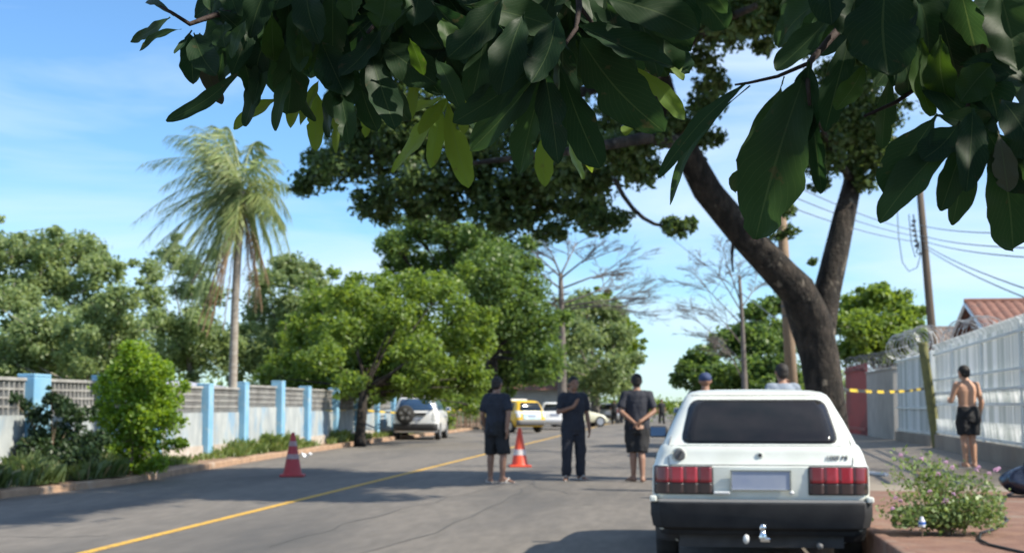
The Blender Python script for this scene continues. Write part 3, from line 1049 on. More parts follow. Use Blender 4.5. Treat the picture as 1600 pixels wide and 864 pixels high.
# ------------------------------------------------------------------ palm
pb = ground(362, 706, .15)
PYd = pb.y
palm = empty('palm_tree', (pb.x, pb.y, 0.12), 0, 'tall windblown palm with a slender grey trunk in front of the blue wall', 'palm')
pi_ = -Vector((pb.x, pb.y, 0.12))
pp = lambda x, y, o=0: at(x, y, PYd + o) + pi_
m = MB()
pts = [pp(362, 706), pp(362, 690), pp(363, 640), pp(365, 560), pp(367, 480), pp(371, 400), pp(377, 330), pp(380, 300)]
m.tube(pts, [d / 2 * mpp(PYd) for d in (24, 17, 14.5, 14, 13, 13, 14, 12)], 12, 0.12)
m.build('trunk', PALMT, palm, smooth=True)
FR = [((345, 205), (262, 212)), ((352, 212), (300, 196)), ((362, 200), (330, 196)), ((335, 225), (225, 255)), ((340, 240), (212, 345)), ((330, 262), (225, 375)), ((350, 262), (235, 430)),
      ((368, 195), (352, 198)), ((385, 210), (408, 222)), ((395, 240), (436, 250)), ((408, 262), (452, 290)), ((425, 275), (452, 390)), ((415, 290), (445, 410)), ((405, 300), (425, 400)),
      ((345, 290), (262, 430)), ((340, 300), (285, 470)), ((355, 300), (305, 430)), ((362, 305), (335, 420)), ((368, 330), (316, 462)), ((350, 275), (250, 330)), ((360, 280), (290, 330)), ((395, 300), (400, 400)), ((372, 300), (365, 390)), ((420, 260), (455, 340)), ((352, 225), (280, 225)), ((350, 235), (255, 290))]
rf_ = random.Random(5)


def frond(C0, C1, C2, mt, name, ll=0.62, nl=54):
    m = MB()
    P = bez(C0, C1, C2, nl)
    m.tube(P[::4] if len(P[::4]) > 1 else P, [0.022 * (1 - 0.8 * i / max(1, len(P[::4]) - 1)) for i in range(len(P[::4]))], 4)
    o = m.build(name, mt, palm)
    Vs = []
    for i in range(3, nl + 1):
        t = (P[min(i + 1, nl)] - P[i - 1]).normalized()
        s = t.cross(Vector((0, 0, 1)))
        s = s.normalized() if s.length > .05 else Vector((1, 0, 0))
        k = math.sin(math.pi * (0.12 + 0.8 * i / nl)) ** 0.6
        for sg in (-1, 1):
            for _ in range(1 if i % 3 else 2):
                d = (s * sg * rf_.uniform(.35, 1.0) + t * rf_.uniform(.3, .9) + Vector((-0.3, 0, -1.15 + rf_.uniform(-.6, .8)))).normalized()
                L = ll * k * rf_.uniform(.75, 1.2)
                wd = d.cross(t).normalized() * 0.016
                b = P[i]
                Vs.append([b - wd * .5, b + wd * .5, b + d * L * .6 + wd * .6, b + d * L + Vector((-.03, 0, -.1)) * L])
    q = quads('leaflets', np.array([[tuple(v) for v in f] for f in Vs]), mt, o)
    return o


FR += [((335, 300), (248, 380)), ((340, 320), (262, 460)), ((345, 330), (300, 490)), ((400, 320), (412, 430)), ((415, 300), (440, 350)), ((362, 225), (318, 215))]
for i, (c1, c2) in enumerate(FR):
    off = (((i * 37) % 11) / 10 - 0.5) * 2.6
    frond(pp(378, 298 + (i % 3) * 6), pp(c1[0], c1[1], off * .5), pp(c2[0], c2[1], off), LF_PALM, 'frond')
for i, (c1, c2) in enumerate([((352, 400), (318, 512)), ((358, 380), (332, 500)), ((362, 360), (345, 470)), ((392, 370), (388, 470)), ((405, 340), (398, 480)), ((350, 360), (300, 440)), ((365, 380), (350, 510)), ((350, 390), (312, 500)), ((355, 400), (325, 520)), ((345, 370), (328, 470)), ((398, 360), (420, 440)), ((395, 380), (410, 480))]):
    off = (((i * 29) % 7) / 6 - 0.5) * 1.2
    frond(pp(376, 318), pp(c1[0], c1[1], off), pp(c2[0], c2[1], off), LF_DEAD, 'dead_frond', 0.36, 40)

# ------------------------------------------------------------------ shrubs and grass of the left verge
def shrub(name, label, px, py, clumps, n, size, lm, seed, **kw):
    b = ground(px, py, .15)
    return tree(name, label, (b.x, b.y, 0.1), [(x, y, r_, b.y) for x, y, r_ in clumps], n, size, lm, WOOD, 0.035, seed, cat='shrub', fork=0.3, dj=0.35, **kw)


shrub('verge_shrub', 'tall bright green shrub in front of the blue wall left of the palm', 205, 737,
      [(212, 552, 28), (190, 580, 32), (238, 582, 36), (175, 612, 34), (215, 615, 45), (255, 625, 34), (180, 655, 34), (225, 655, 45), (262, 660, 26), (195, 695, 36), (235, 695, 36), (205, 725, 30), (160, 640, 18), (245, 725, 24), (170, 700, 24)],
      9000, 0.085, LF_BRIGHT, 41, sub=10, subr=0.5, soft=.4)
shrub('verge_shrub', 'dark sparse shrub at the far left with wall showing through', 80, 742,
      [(35, 630, 22), (20, 622, 14), (60, 650, 26), (95, 635, 22), (120, 650, 26), (75, 680, 34), (115, 690, 34), (50, 700, 28), (95, 715, 36), (130, 715, 30), (60, 725, 26), (150, 690, 24), (80, 620, 12)],
      4200, 0.09, LF_DARKSH, 42, sub=10, subr=0.45, soft=.45)


def grass(name, areas, per, h, lm, seed):
    rs = np.random.RandomState(seed)
    out = []
    for (x0, x1, y0, y1, n, hh) in areas:
        ux = rs.uniform(0, 1, n)
        uy = rs.uniform(0, 1, n)
        Y = y0 + (y1 - y0) * uy
        kx = np.array([kerb_x(v) for v in Y])
        X = kx - x0 - (x1 - x0) * ux
        cl_ = np.array([noise.noise((float(a) * 1.1, float(b_) * 0.9, 3.0)) for a, b_ in zip(X, Y)])
        ok = cl_ > -0.12
        X, Y, c_ = X[ok], Y[ok], cl_[ok]
        n2 = len(X)
        a = rs.uniform(0, 2 * np.pi, n2)
        H = hh * rs.uniform(0.4, 1.2, n2) * (0.7 + c_)
        le = rs.uniform(.1, .8, n2)
        D = np.stack([np.cos(a), np.sin(a), np.zeros(n2)], 1)
        B = np.stack([X, Y, np.full(n2, 0.13)], 1)
        Wd = np.stack([-np.sin(a), np.cos(a), np.zeros(n2)], 1) * 0.014
        up_ = np.array([0, 0, 1.0])
        mid = B + up_ * (H * .6)[:, None] + D * (le * H * .25)[:, None]
        tip = B + up_ * (H * (1 - le * .35))[:, None] + D * (le * H * .8)[:, None]
        out.append(np.stack([B - Wd, B + Wd, mid + Wd * .7, tip], 1))
    return tag(quads(name, np.concatenate(out), lm), kind='stuff')


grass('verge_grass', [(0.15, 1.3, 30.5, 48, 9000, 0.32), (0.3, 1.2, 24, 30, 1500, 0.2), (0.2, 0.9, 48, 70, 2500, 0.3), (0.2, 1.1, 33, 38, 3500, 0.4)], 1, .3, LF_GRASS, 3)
grass('tall_grass', [(0.05, 1.1, 16, 23, 9000, 0.42), (0.1, 1.0, 22, 24, 1500, 0.3)], 1, .4, LF_SHADEG, 4)

# far wood and hedge closing the view
rs = np.random.RandomState(9)
cls = []
for k in range(37):
    x = -75 + k * 1.75
    cls.append(((x, 118 + rs.uniform(-8, 8), rs.uniform(2.0, 4.5) + (2.5 if x < -22 else 0)), rs.uniform(3, 4.5)))
    if x < -18:
        cls.append(((x * .62, 78 + rs.uniform(-6, 6), rs.uniform(.8, 2.6)), rs.uniform(1.6, 2.6)))
for k in range(40):
    cls.append(((10 + k * 2.2, 125 + rs.uniform(-6, 6), 1.8), 3.2))
tag(quads('far_wood', crown_cloud(cls, 46000, 0.42, 0.6, 21, sub=22, subr=0.36), LF_OLIVE), kind='stuff')
cls = []
for k in range(26):
    cls.append(((-14 + k * 0.75, 116 + rs.uniform(-1, 1), 1.0), 1.35 + 0.3 * rs.uniform()))
tag(quads('hedge', crown_cloud(cls, 9000, 0.25, 0.6, 22), LF_YEL), 'yellow green hedge across the far end of the road', 'hedge')
# ------------------------------------------------------------------ vehicles
PAINTW = mat('white_car_paint', (0.76, 0.78, 0.71), (0.66, 0.675, 0.6), 2.5, 0.32, coat=0.4, c3=(0.6, 0.6, 0.53), s3=7, lo3=.6, hi3=.8)
PAINTW2 = mat('white_enamel', (0.74, 0.74, 0.73), rough=0.3, coat=0.5)
PAINTY = mat('yellow_car_paint', (0.75, 0.46, 0.02), rough=0.3, coat=0.5)
PAINTC = mat('cream_car_paint', (0.62, 0.6, 0.45), rough=0.35, coat=0.3)
PAINTS = mat('silver_car_paint', (0.45, 0.47, 0.5), rough=0.3, metal=0.5, coat=0.5)
BLACKP = mat('black_plastic', (0.028, 0.028, 0.03), (0.045, 0.045, 0.047), 8, 0.6)
BUMPG = mat('faded_bumper', (0.022, 0.022, 0.024), (0.036, 0.036, 0.037), 5, 0.75, spec=.18)
GREYP = mat('grey_plastic', (0.14, 0.14, 0.14), rough=0.6)
RUBBER = mat('tyre_rubber', (0.025, 0.025, 0.025), (0.05, 0.048, 0.045), 9, 0.9)
RIMM = mat('wheel_rim', (0.45, 0.45, 0.46), rough=0.4, metal=0.8)
CHROME = mat('chrome', (0.8, 0.8, 0.8), rough=0.15, metal=1.0)
REDL = mat('red_lens', (0.3, 0.01, 0.022), (0.36, 0.014, 0.03), 30, 0.2, coat=0.6)
REDD = mat('dark_red_lens', (0.17, 0.008, 0.016), rough=0.2, coat=0.6)
SMOKE = mat('smoked_lens', (0.05, 0.035, 0.035), rough=0.25, coat=0.5)
PLATE = mat('plate', (0.3, 0.34, 0.45), (0.4, 0.43, 0.5), 4, 0.45)
LENSW = mat('clear_lens', (0.7, 0.7, 0.68), rough=0.15, coat=0.6)
GLASST = mat('tinted_glass', (0.014, 0.015, 0.016), (0.022, 0.02, 0.021), 5, 0.07, spec=0.35)
BLUEGL = mat('blue_glass', (0.05, 0.1, 0.2), rough=0.06, spec=0.6)
TEAL = mat('teal_livery', (0.35, 0.55, 0.6), (0.6, 0.68, 0.66), 3, 0.4)


class Car:
    """body built from horizontal plan sections: keys (z, half width, rear y, front y, rear corner radius, front corner radius)"""

    def __init__(s, keys, hood=(9, 0), bow=0.03):
        s.k, s.hood, s.bow = keys, hood, bow

    def sec(s, z):
        k = s.k
        if z <= k[0][0]:
            return k[0]
        for a, b in zip(k, k[1:]):
            if a[0] <= z <= b[0]:
                t = (z - a[0]) / max(1e-6, b[0] - a[0])
                return tuple(x + (y - x) * t for x, y in zip(a, b))
        return k[-1]

    def fix(s, x, y, z, hw):
        h0, dz = s.hood
        if y > h0 and z > 0.5:
            z -= dz * ((y - h0) / 1.2) ** 1.6 * min(1, (z - 0.5) / 0.3)
        return (x, y, z)

    def rear(s, x, z, off=0.0):
        _, hw, yr, yf, rr_, rf = s.sec(z)
        y = yr + s.bow * (x / hw) ** 2
        e = abs(x) - (hw - rr_)
        if e > 0:
            y += rr_ - math.sqrt(max(0, rr_ * rr_ - min(e, rr_) ** 2))
        return Vector((x, y - off, z))

    def front(s, x, z, off=0.0):
        _, hw, yr, yf, rr_, rf = s.sec(z)
        y = yf - 0.06 * (x / hw) ** 2
        e = abs(x) - (hw - rf)
        if e > 0:
            y -= rf - math.sqrt(max(0, rf * rf - min(e, rf) ** 2))
        p = Vector(s.fix(x, y, z, hw))
        p.y += off
        return p

    def side(s, sg, y, z, off=0.0):
        _, hw, yr, yf, rr_, rf = s.sec(z)
        return Vector(s.fix(sg * (hw + off), y, z, hw))

    def ring(s, z):
        _, hw, yr, yf, rr_, rf = s.sec(z)
        P = []
        n = 10
        for i in range(n + 1):
            x = -(hw - rr_) + 2 * (hw - rr_) * i / n
            P.append(s.rear(x, z))
        for i in range(1, 6):
            a = math.pi / 2 * i / 5
            x = hw - rr_ + rr_ * math.sin(a)
            P.append(s.rear(x, z))
        y0, y1 = P[-1].y, s.front(hw, z).y
        m_ = 26
        for i in range(1, m_):
            P.append(s.side(1, y0 + (y1 - y0) * i / m_, z))
        for i in range(0, 6):
            a = math.pi / 2 * (5 - i) / 5
            P.append(s.front(hw - rf + rf * math.sin(a), z))
        for i in range(1, n + 1):
            P.append(s.front((hw - rf) * (1 - 2 * i / n), z))
        for i in range(1, 6):
            a = math.pi / 2 * i / 5
            P.append(s.front(-(hw - rf) - rf * math.sin(a), z))
        for i in range(1, m_):
            P.append(s.side(-1, y1 + (y0 - y1) * i / m_, z))
        for i in range(0, 5):
            a = math.pi / 2 * (5 - i) / 5
            P.append(s.rear(-(hw - rr_) - rr_ * math.sin(a), z))
        return P

    def body(s, name, m_, root, wheels=(), wr=0.33, zs=None):
        m = MB()
        zs = zs or [k[0] for k in s.k]
        rings = [s.ring(z) for z in zs]
        n = len(rings[0])
        for r_ in rings:
            m.v += [tuple(p) for p in r_]
        for i in range(len(rings) - 1):
            for k in range(n):
                a, b = i * n + k, i * n + (k + 1) % n
                m.f.append((a, b, b + n, a + n))
        m.f.append(tuple(range(n))[::-1])
        e = (len(rings) - 1) * n
        m.f.append(tuple(e + k for k in range(n)))
        o = m.build(name, m_, root)
        if wheels:
            c = MB()
            for y in wheels:
                c.lathe([(wr, -1.2), (wr, 1.2)], (0, y, 0.3), 'x', 28)
            # keep the middle of the floor: two short cutters per axle
            c = MB()
            for y in wheels:
                for sg in (-1, 1):
                    c.lathe([(wr, 0.0), (wr, 0.7)], (sg * 0.72 - 0.35, y, 0.3), 'x', 28)
            co = c.build('cutter', m_)
            bm = bmesh.new()
            bm.from_mesh(o.data)
            bmesh.ops.recalc_face_normals(bm, faces=bm.faces)
            bm.to_mesh(o.data)
            bm.free()
            bm = bmesh.new()
            bm.from_mesh(co.data)
            bmesh.ops.recalc_face_normals(bm, faces=bm.faces)
            bm.to_mesh(co.data)
            bm.free()
            bake(o, ('BOOLEAN', dict(operation='DIFFERENCE', object=co, solver='EXACT')))
            me = co.data
            bpy.data.objects.remove(co)
            bpy.data.meshes.remove(me)
        o.data.polygons.foreach_set('use_smooth', [True] * len(o.data.polygons))
        o.data.set_sharp_from_angle(angle=R(38))
        return o

    def patch(s, name, m_, parent, which, z0, z1, l0, r0, l1, r1, rad=0.05, off=0.005, nz=10, nx=14):
        """rounded patch on the rear / front / side surface between heights z0, z1; l, r are its limits at bottom and top"""
        m = MB()
        rows = []
        for j in range(nz + 1):
            t = 0.5 - 0.5 * math.cos(math.pi * j / nz)
            z = z0 + (z1 - z0) * t
            d = min(z - z0, z1 - z)
            ins = rad - math.sqrt(max(0, rad * rad - (rad - d) ** 2)) if d < rad else 0
            rows.append((z, l0 + (l1 - l0) * t + ins, r0 + (r1 - r0) * t - ins))

        def f(u, v):
            z, a, b = rows[round(v * nz)]
            q = a + (b - a) * u
            if which == 'rear':
                return s.rear(q, z, off)
            if which == 'front':
                return s.front(q, z, off)
            return s.side(-1 if which == 'left' else 1, q, z, off)
        m.grid(f, nx, nz)
        o = m.build(name, m_, parent, smooth=True)
        md = o.modifiers.new('thick', 'SOLIDIFY')
        md.thickness = 0.004
        md.offset = 0
        return o


def wheel(root, x, y, r, wd, sg, rim=True):
    m = MB()
    m.lathe([(r * .62, -wd / 2 * .9), (r * .9, -wd / 2), (r * .98, -wd * .38), (r, -wd * .2), (r, wd * .2), (r * .98, wd * .38), (r * .9, wd / 2), (r * .62, wd / 2 * .9)], (x, y, r), 'x', 28)
    t = m.build('tyre', RUBBER, root, smooth=True, auto=40)
    m = MB()
    o_ = sg * wd * .38
    m.lathe([(r * .63, sg * wd * .47), (r * .58, sg * wd * .40), (r * .5, sg * wd * .3), (r * .22, sg * wd * .36), (r * .12, sg * wd * .42), (0.002, sg * wd * .42)], (x, y, r), 'x', 24)
    m.build('rim', RIMM, t, smooth=True, auto=30)
    m = MB()
    for k in range(6):
        a = k * math.pi / 3
        m.lathe([(r * .06, sg * wd * .33), (r * .055, sg * wd * .385)], (x, y + math.cos(a) * r * .38, r + math.sin(a) * r * .38), 'x', 8)
    m.build('rim_hole', BLACKP, t)


def text_mesh(name, body, size, mt, parent, M, ext=0.002, shear=0.0):
    cu = bpy.data.curves.new(name, 'FONT')
    cu.body = body
    cu.size = size
    cu.align_x = 'CENTER'
    cu.align_y = 'CENTER'
    cu.extrude = ext
    cu.shear = shear
    t = bpy.data.objects.new(name + '_curve', cu)
    COL.objects.link(t)
    dg = bpy.context.evaluated_depsgraph_get()
    dg.update()
    me = bpy.data.meshes.new_from_object(t.evaluated_get(dg))
    bpy.data.objects.remove(t)
    me.materials.clear()
    me.materials.append(mt)
    o = bpy.data.objects.new(name, me)
    COL.objects.link(o)
    o.parent = parent
    o.matrix_local = M
    return o


# ---- the white two-door hatchback in front
gp = at(1188, 720, 10.62)
gol = empty('parked_car', (gp.x, 10.6, 0), R(-0.6), 'old white two-door hatchback seen from behind, parked at the right kerb', 'car')
GK = [(0.24, .70, .16, 3.66, .12, .2), (0.36, .775, .075, 3.76, .12, .25), (0.56, .795, .045, 3.79, .10, .22), (0.60, .80, .035, 3.79, .10, .22),
      (0.70, .80, .03, 3.79, .10, .2), (0.80, .795, .035, 3.77, .10, .2), (0.815, .785, .05, 3.75, .10, .2), (0.90, .76, .068, 3.70, .10, .2), (0.945, .738, .085, 3.64, .10, .2), (0.962, .722, .10, 3.60, .10, .2),
      (0.966, .715, .105, 2.68, .10, .15), (1.04, .685, .155, 2.52, .11, .15), (1.14, .64, .235, 2.31, .11, .15), (1.24, .59, .325, 2.12, .12, .15), (1.30, .562, .39, 1.99, .12, .15),
      (1.335, .54, .45, 1.9, .13, .15), (1.357, .505, .53, 1.8, .14, .2), (1.372, .44, .66, 1.66, .16, .2), (1.381, .30, .86, 1.46, .15, .15), (1.384, .12, 1.02, 1.3, .1, .1)]
car = Car(GK, (2.6, 0.12), 0.03)
body = car.body('body', PAINTW, gol, (0.82, 3.16), 0.345)
gk = car.patch('rear_window_gasket', BLACKP, gol, 'rear', 0.972, 1.298, -.584, .584, -.508, .508, .06, .003)
car.patch('rear_window', GLASST, gol, 'rear', 0.984, 1.286, -.57, .57, -.497, .497, .05, .010)
# hatch seam: thin dark line round the tailgate
m = MB()
seam = [(-.655, 1.02), (-.672, .96), (-.676, .86), (-.672, .815)]
for sg in (-1, 1):
    m.tube([car.rear(sg * -x, z, .001) for x, z in seam], 0.0035, 5)
m.tube([car.rear(-.672 + 1.344 * i / 16, .813, .001) for i in range(17)], 0.004, 5)
m.tube([car.rear(-.66 + 1.32 * i / 16, .955, .0) for i in range(17)], 0.0028, 5)
m.build('tailgate_seam', GREYP, body)
m = MB()
m.tube([car.rear(-.735 + 1.47 * i / 20, 1.312 - 0.0 + .006, .004) * 1.0 if False else Vector((-.50 + 1.0 * i / 20, car.rear(-.50 + 1.0 * i / 20, 1.33).y - .003, 1.33)) for i in range(21)], 0.003, 5)
m.build('roof_seam', GREYP, body)
for sg in (-1, 1):
    x0, x1 = (-.785, -.345) if sg < 0 else (.345, .785)
    base = car.patch('tail_light', BLACKP, gol, 'rear', .598, .806, x0, x1, x0, x1, .012, .006)
    for k in range(4):
        a = x0 + .01 + (x1 - x0 - .02) * k / 4 + .0018
        b = x0 + .01 + (x1 - x0 - .02) * (k + 1) / 4 - .0018
        kk = k if sg < 0 else k
        car.patch('red_segment', REDL if kk in (1, 2) else REDD, base, 'rear', .685, .798, a, b, a, b, .006, .014, nx=4)
        car.patch('smoked_segment', SMOKE, base, 'rear', .606, .679, a, b, a, b, .006, .013, nx=4)
m = MB()
m.box((0, car.rear(0, .70).y - .014, .705), (.425, .012, .145))
pl = m.build('licence_plate', PLATE, gol, bevel=0.006)
m = MB()
for z in (.634, .776):
    m.box((0, car.rear(0, .70).y - .018, z), (.44, .016, .008))
for x in (-.217, .217):
    m.box((x, car.rear(0, .70).y - .018, .705), (.008, .016, .15))
m.build('plate_frame', CHROME, pl)
m = MB()
m.box((-.285, car.rear(.2, .61).y - .02, .612), (.12, .03, .022))
m.build('plate_lamp', LENSW, gol, bevel=0.008)
m = MB()
m.ell((.222, car.rear(.2, .615).y - .02, .615), (.02, .015, .015))
m.build('plate_bolt', LENSW, gol, smooth=True)
fy = car.rear(-.60, .885).y
m = MB()
m.lathe([(.052, -.004), (.056, -.008), (.05, -.012), (.044, -.004), (.001, -.003)], (-.598, fy, .888), 'y', 24)
fr = m.build('fuel_flap_ring', PAINTW, gol, smooth=True, auto=40)
m = MB()
m.lathe([(.043, -.002), (.043, -.016), (.036, -.022), (.001, -.022)], (-.592, fy, .888), 'y', 20)
fc = m.build('fuel_cap', GREYP, gol, smooth=True, auto=30)
m = MB()
m.box((-.592, fy - .026, .888), (.012, .012, .06), rot=Matrix.Rotation(.5, 3, 'Y'))
m.build('cap_grip', BLACKP, fc)
m = MB()
ky = car.rear(0, .885).y
m.lathe([(.026, .0), (.024, -.008), (.014, -.010), (.013, -.003), (.001, -.003)], (0, ky, .887), 'y', 18)
kh = m.build('tailgate_lock', PAINTW, gol, smooth=True, auto=30)
m = MB()
m.lathe([(.013, -.004), (.012, -.012), (.001, -.013)], (0, ky, .887), 'y', 14)
m.build('lock_barrel', BLACKP, kh)
text_mesh('badge', '1000 Mi', .05, BLACKP, gol, Matrix.Translation((.555, car.rear(.60, .868).y - .008, .868)) @ Matrix.Rotation(R(4), 4, 'Z') @ Matrix.Rotation(R(78), 4, 'X'), shear=.25)
bk = Car([(0.335, .74, .035, 1.0, .12, .1), (0.36, .795, -.02, 1.0, .12, .1), (0.45, .812, -.045, 1.0, .11, .1), (0.535, .812, -.045, 1.0, .11, .1), (0.545, .805, -.035, 1.0, .1, .1)], bow=.04)
m = MB()


def wrap(z, off=0.0):
    P = [bk.side(-1, .46, z)] + [bk.side(-1, .2, z)]
    hw = bk.sec(z)[1]
    for i in range(25):
        x = -hw + 2 * hw * i / 24
        P.append(bk.rear(x, z))
    return P + [bk.side(1, .2, z), bk.side(1, .46, z)]


zz = [.30, .335, .36, .45, .535, .545]
W = [wrap(z) for z in zz]
m.grid(lambda u, v: W[round(v * 5)][round(u * 28)], 28, 5)
bp = m.build('rear_bumper', BUMPG, gol, smooth=True, auto=40)
md = bp.modifiers.new('thick', 'SOLIDIFY')
md.thickness = 0.02
m = MB()
bk2 = [p + Vector((0, -.003, 0)) for p in wrap(.54)]
m.grid(lambda u, v: bk2[round(u * 28)] + Vector((0, .05 * v, .008 + .018 * (1 - abs(2 * v - 1)) * 0 + .016 * v)), 28, 1)
ms = m.build('bumper_strip', GREYP, bp)
ms.modifiers.new('thick', 'SOLIDIFY').thickness = .012
for sg in (-1, 1):
    m = MB()
    m.box((sg * .79, .06, .565), (.05, .09, .045))
    m.build('bumper_corner', PAINTW, bp, bevel=.012)
car.patch('under_bumper_patch', BLACKP, gol, 'rear', .242, .37, -.77, .77, -.785, .785, .01, .008)  # black patch laid over the white body to keep it dark under the bumper
m = MB()
m.box((0, .4, .27), (1.2, .6, .12))
m.box((0, .9, .30), (.3, .9, .1))
m.build('underbody', BLACKP, gol)
m = MB()
m.tube([(0.0, .3, .30), (0.0, .02, .30), (0, -.075, .305)], .022, 8)
m.build('tow_bar', BLACKP, gol, smooth=True)
m = MB()
m.lathe([(.001, .285), (.03, .285), (.035, .30), (.024, .33), (.018, .35), (.001, .355)], (0.005, -.095, 0), n=14)
m.lathe([(.001, .345), (.022, .35), (.029, .37), (.022, .392), (.001, .398)], (0.005, -.095, 0), n=14)
m.build('tow_ball', CHROME, gol, smooth=True)
m = MB()
m.box((.02, -.1, .285), (.075, .05, .035))
m.build('tow_mount', CHROME, gol, bevel=.01)
m = MB()
m.ell((-.115, -.085, .285), (.025, .03, .035))
m.build('trailer_socket', LENSW, gol, smooth=True)
m = MB()
m.tube([(.42, .5, .24), (.42, .0, .23)], .022, 10)
m.build('exhaust', GREYP, gol, smooth=True)
for y in (.82, 3.16):
    for sg in (-1, 1):
        wheel(gol, sg * .70, y, .285, .17, sg)
for sg, nm in ((-1, 'left'), (1, 'right')):
    car.patch('side_window', GLASST, gol, nm, .985, 1.285, .62, 2.35, .78, 1.95, .05, .006)
    m = MB()
    m.box((sg * .80, 2.34, 1.02), (.17, .07, .105), sg * -.15, taper=.9)
    mr = m.build('door_mirror', BLACKP, gol, bevel=.02)
    m = MB()
    m.box((sg * .805, 2.302, 1.02), (.135, .004, .08), sg * -.15)
    m.build('mirror_glass', BLUEGL, mr)
    m = MB()
    m.tube([(sg * .70, 2.35, .98), (sg * .76, 2.34, 1.0)], .02, 6)
    m.build('mirror_arm', BLACKP, mr)
    m = MB()
    m.box((sg * .803, 1.95, .46), (.014, 2.0, .05))
    m.build('side_moulding', BLACKP, gol)
    m = MB()
    m.box((sg * .80, 1.5, .82), (.02, .16, .03))
    m.build('door_handle', BLACKP, gol, bevel=.006)
    car.patch('headlight', LENSW, gol, 'front', .60, .74, sg * .55 - .16, sg * .55 + .16, sg * .55 - .16, sg * .55 + .16, .01, .006)
car.patch('windscreen', GLASST, gol, 'front', .99, 1.29, -.62, .62, -.5, .5, .05, .006)


def simple_car(name, label, loc, rz, keys, hood, paint, wb, wr, win, glass=None, bumper=None, lights=REDL, group='cars stopped along the far left side', spare=False, belt=.95, roofz=1.4, wt=.16):
    r = empty(name, loc, rz, label, 'car', group)
    c = Car(keys, hood)
    glass = glass or DARKGL
    bd = c.body('body', paint, r, wb, wr + .05)
    hw = c.sec(.6)[1]
    zb, zt = belt + .04, roofz - .09
    wbot, wtop = c.sec(zb)[1] - .13, c.sec(zt)[1] - .1
    c.patch('rear_window', glass, r, 'rear', zb, zt, -wbot, wbot, -wtop, wtop, .06, .008)
    c.patch('windscreen', glass, r, 'front', zb + .02, zt, -wbot, wbot, -wtop, wtop, .06, .008)
    for sg, nm in ((-1, 'left'), (1, 'right')):
        ya, yb, yc, yd = win
        c.patch('side_window', glass, r, nm, zb, zt, ya, yb, yc, yd, .05, .006)
        tl = c.patch('tail_light', lights, r, 'rear', .72, belt + .05, sg * (hw - .12) - .1, sg * (hw - .12) + .1, sg * (hw - .12) - .08, sg * (hw - .12) + .08, .03, .008)
        c.patch('headlight', LENSW, r, 'front', .58, .76, sg * (hw - .25) - .16, sg * (hw - .25) + .16, sg * (hw - .25) - .14, sg * (hw - .25) + .14, .04, .008)
        m = MB()
        m.box((sg * (hw + .1), yb - .1, belt + .08), (.2, .09, .14), taper=.85)
        mr = m.build('door_mirror', paint, r, bevel=.02)
        m = MB()
        m.box((sg * (hw + .1), yb - .148, belt + .08), (.15, .004, .1))
        m.build('mirror_glass', BLUEGL, mr)
        for y in wb:
            wheel(r, sg * (hw - wt * .55), y, wr, wt + .04, sg)
    if bumper:
        m = MB()
        z0, z1 = .34, .6
        m.grid(lambda u, v: c.rear((-1 + 2 * u) * (hw - .02), z0 + (z1 - z0) * v, .035), 20, 3)
        b = m.build('rear_bumper', bumper, r, smooth=True)
        b.modifiers.new('thick', 'SOLIDIFY').thickness = .05
        m = MB()
        m.grid(lambda u, v: c.front((-1 + 2 * u) * (hw - .02), z0 + (z1 - z0) * v, .03), 20, 3)
        b = m.build('front_bumper', bumper, r, smooth=True)
        b.modifiers.new('thick', 'SOLIDIFY').thickness = .05
    m = MB()
    m.box((0, c.rear(0, .8).y - .012, .78), (.42, .02, .13))
    m.build('licence_plate', PLATE, r)
    return r, c


HK = lambda W, L, H, belt, ws, rs_: [(0.28, W - .08, .12, L - .1, .15, .3), (0.4, W - .01, .04, L - .02, .18, .4), (0.6, W, .02, L, .18, .4), (belt - .1, W - .01, .05, L - .08, .16, .35), (belt, W - .05, .09, L - .25, .16, .3), (belt + .012, W - .06, .1, L - ws, .15, .2),
                                 ((belt + H) / 2, W - .14, .1 + rs_ * .35, L - ws - .42, .16, .2), (H - .09, W - .22, .1 + rs_ * .8, L - ws - .8, .16, .2), (H - .03, W - .27, .1 + rs_ + .06, L - ws - 1.0, .18, .2), (H, W - .4, .3 + rs_, L - ws - 1.3, .2, .2)]
sp = ground(648, 687.5)
suv, sc_ = simple_car('parked_car', 'white compact off-roader with black spare wheel on its tailgate', (sp.x, sp.y, 0), R(3.5), HK(.86, 3.95, 1.6, 1.05, 1.15, .16), (2.9, .1), PAINTW2, (.75, 3.2), .33, (.5, 2.7, .55, 2.2), BLUEGL, BLACKP, LENSW, belt=1.05, roofz=1.6)
m = MB()
m.lathe([(.10, -.17), (.26, -.17), (.34, -.12), (.35, -.04), (.33, 0), (.1, 0)], (-.36, .06, .93), 'y', 26)
so = m.build('spare_wheel', RUBBER, suv, smooth=True, auto=40)
m = MB()
for k in range(5):
    a = k * 2 * math.pi / 5 + .3
    m.lathe([(.07, -.178), (.05, -.19), (.001, -.19)], (-.36 + .16 * math.cos(a), .06, .93 + .16 * math.sin(a)), 'y', 12)
m.build('wheel_cover_dot', GREYP, so)
m = MB()
m.box((.15, .01, .95), (.5, .03, .1))
m.build('tailgate_garnish', BLACKP, suv, bevel=.01)
for sg in (-1, 1):
    m = MB()
    m.tube([(sg * .6, .45, 1.6), (sg * .6, .5, 1.66), (sg * .6, 2.0, 1.66), (sg * .6, 2.05, 1.6)], .018, 6)
    m.build('roof_rail', GREYP, suv)

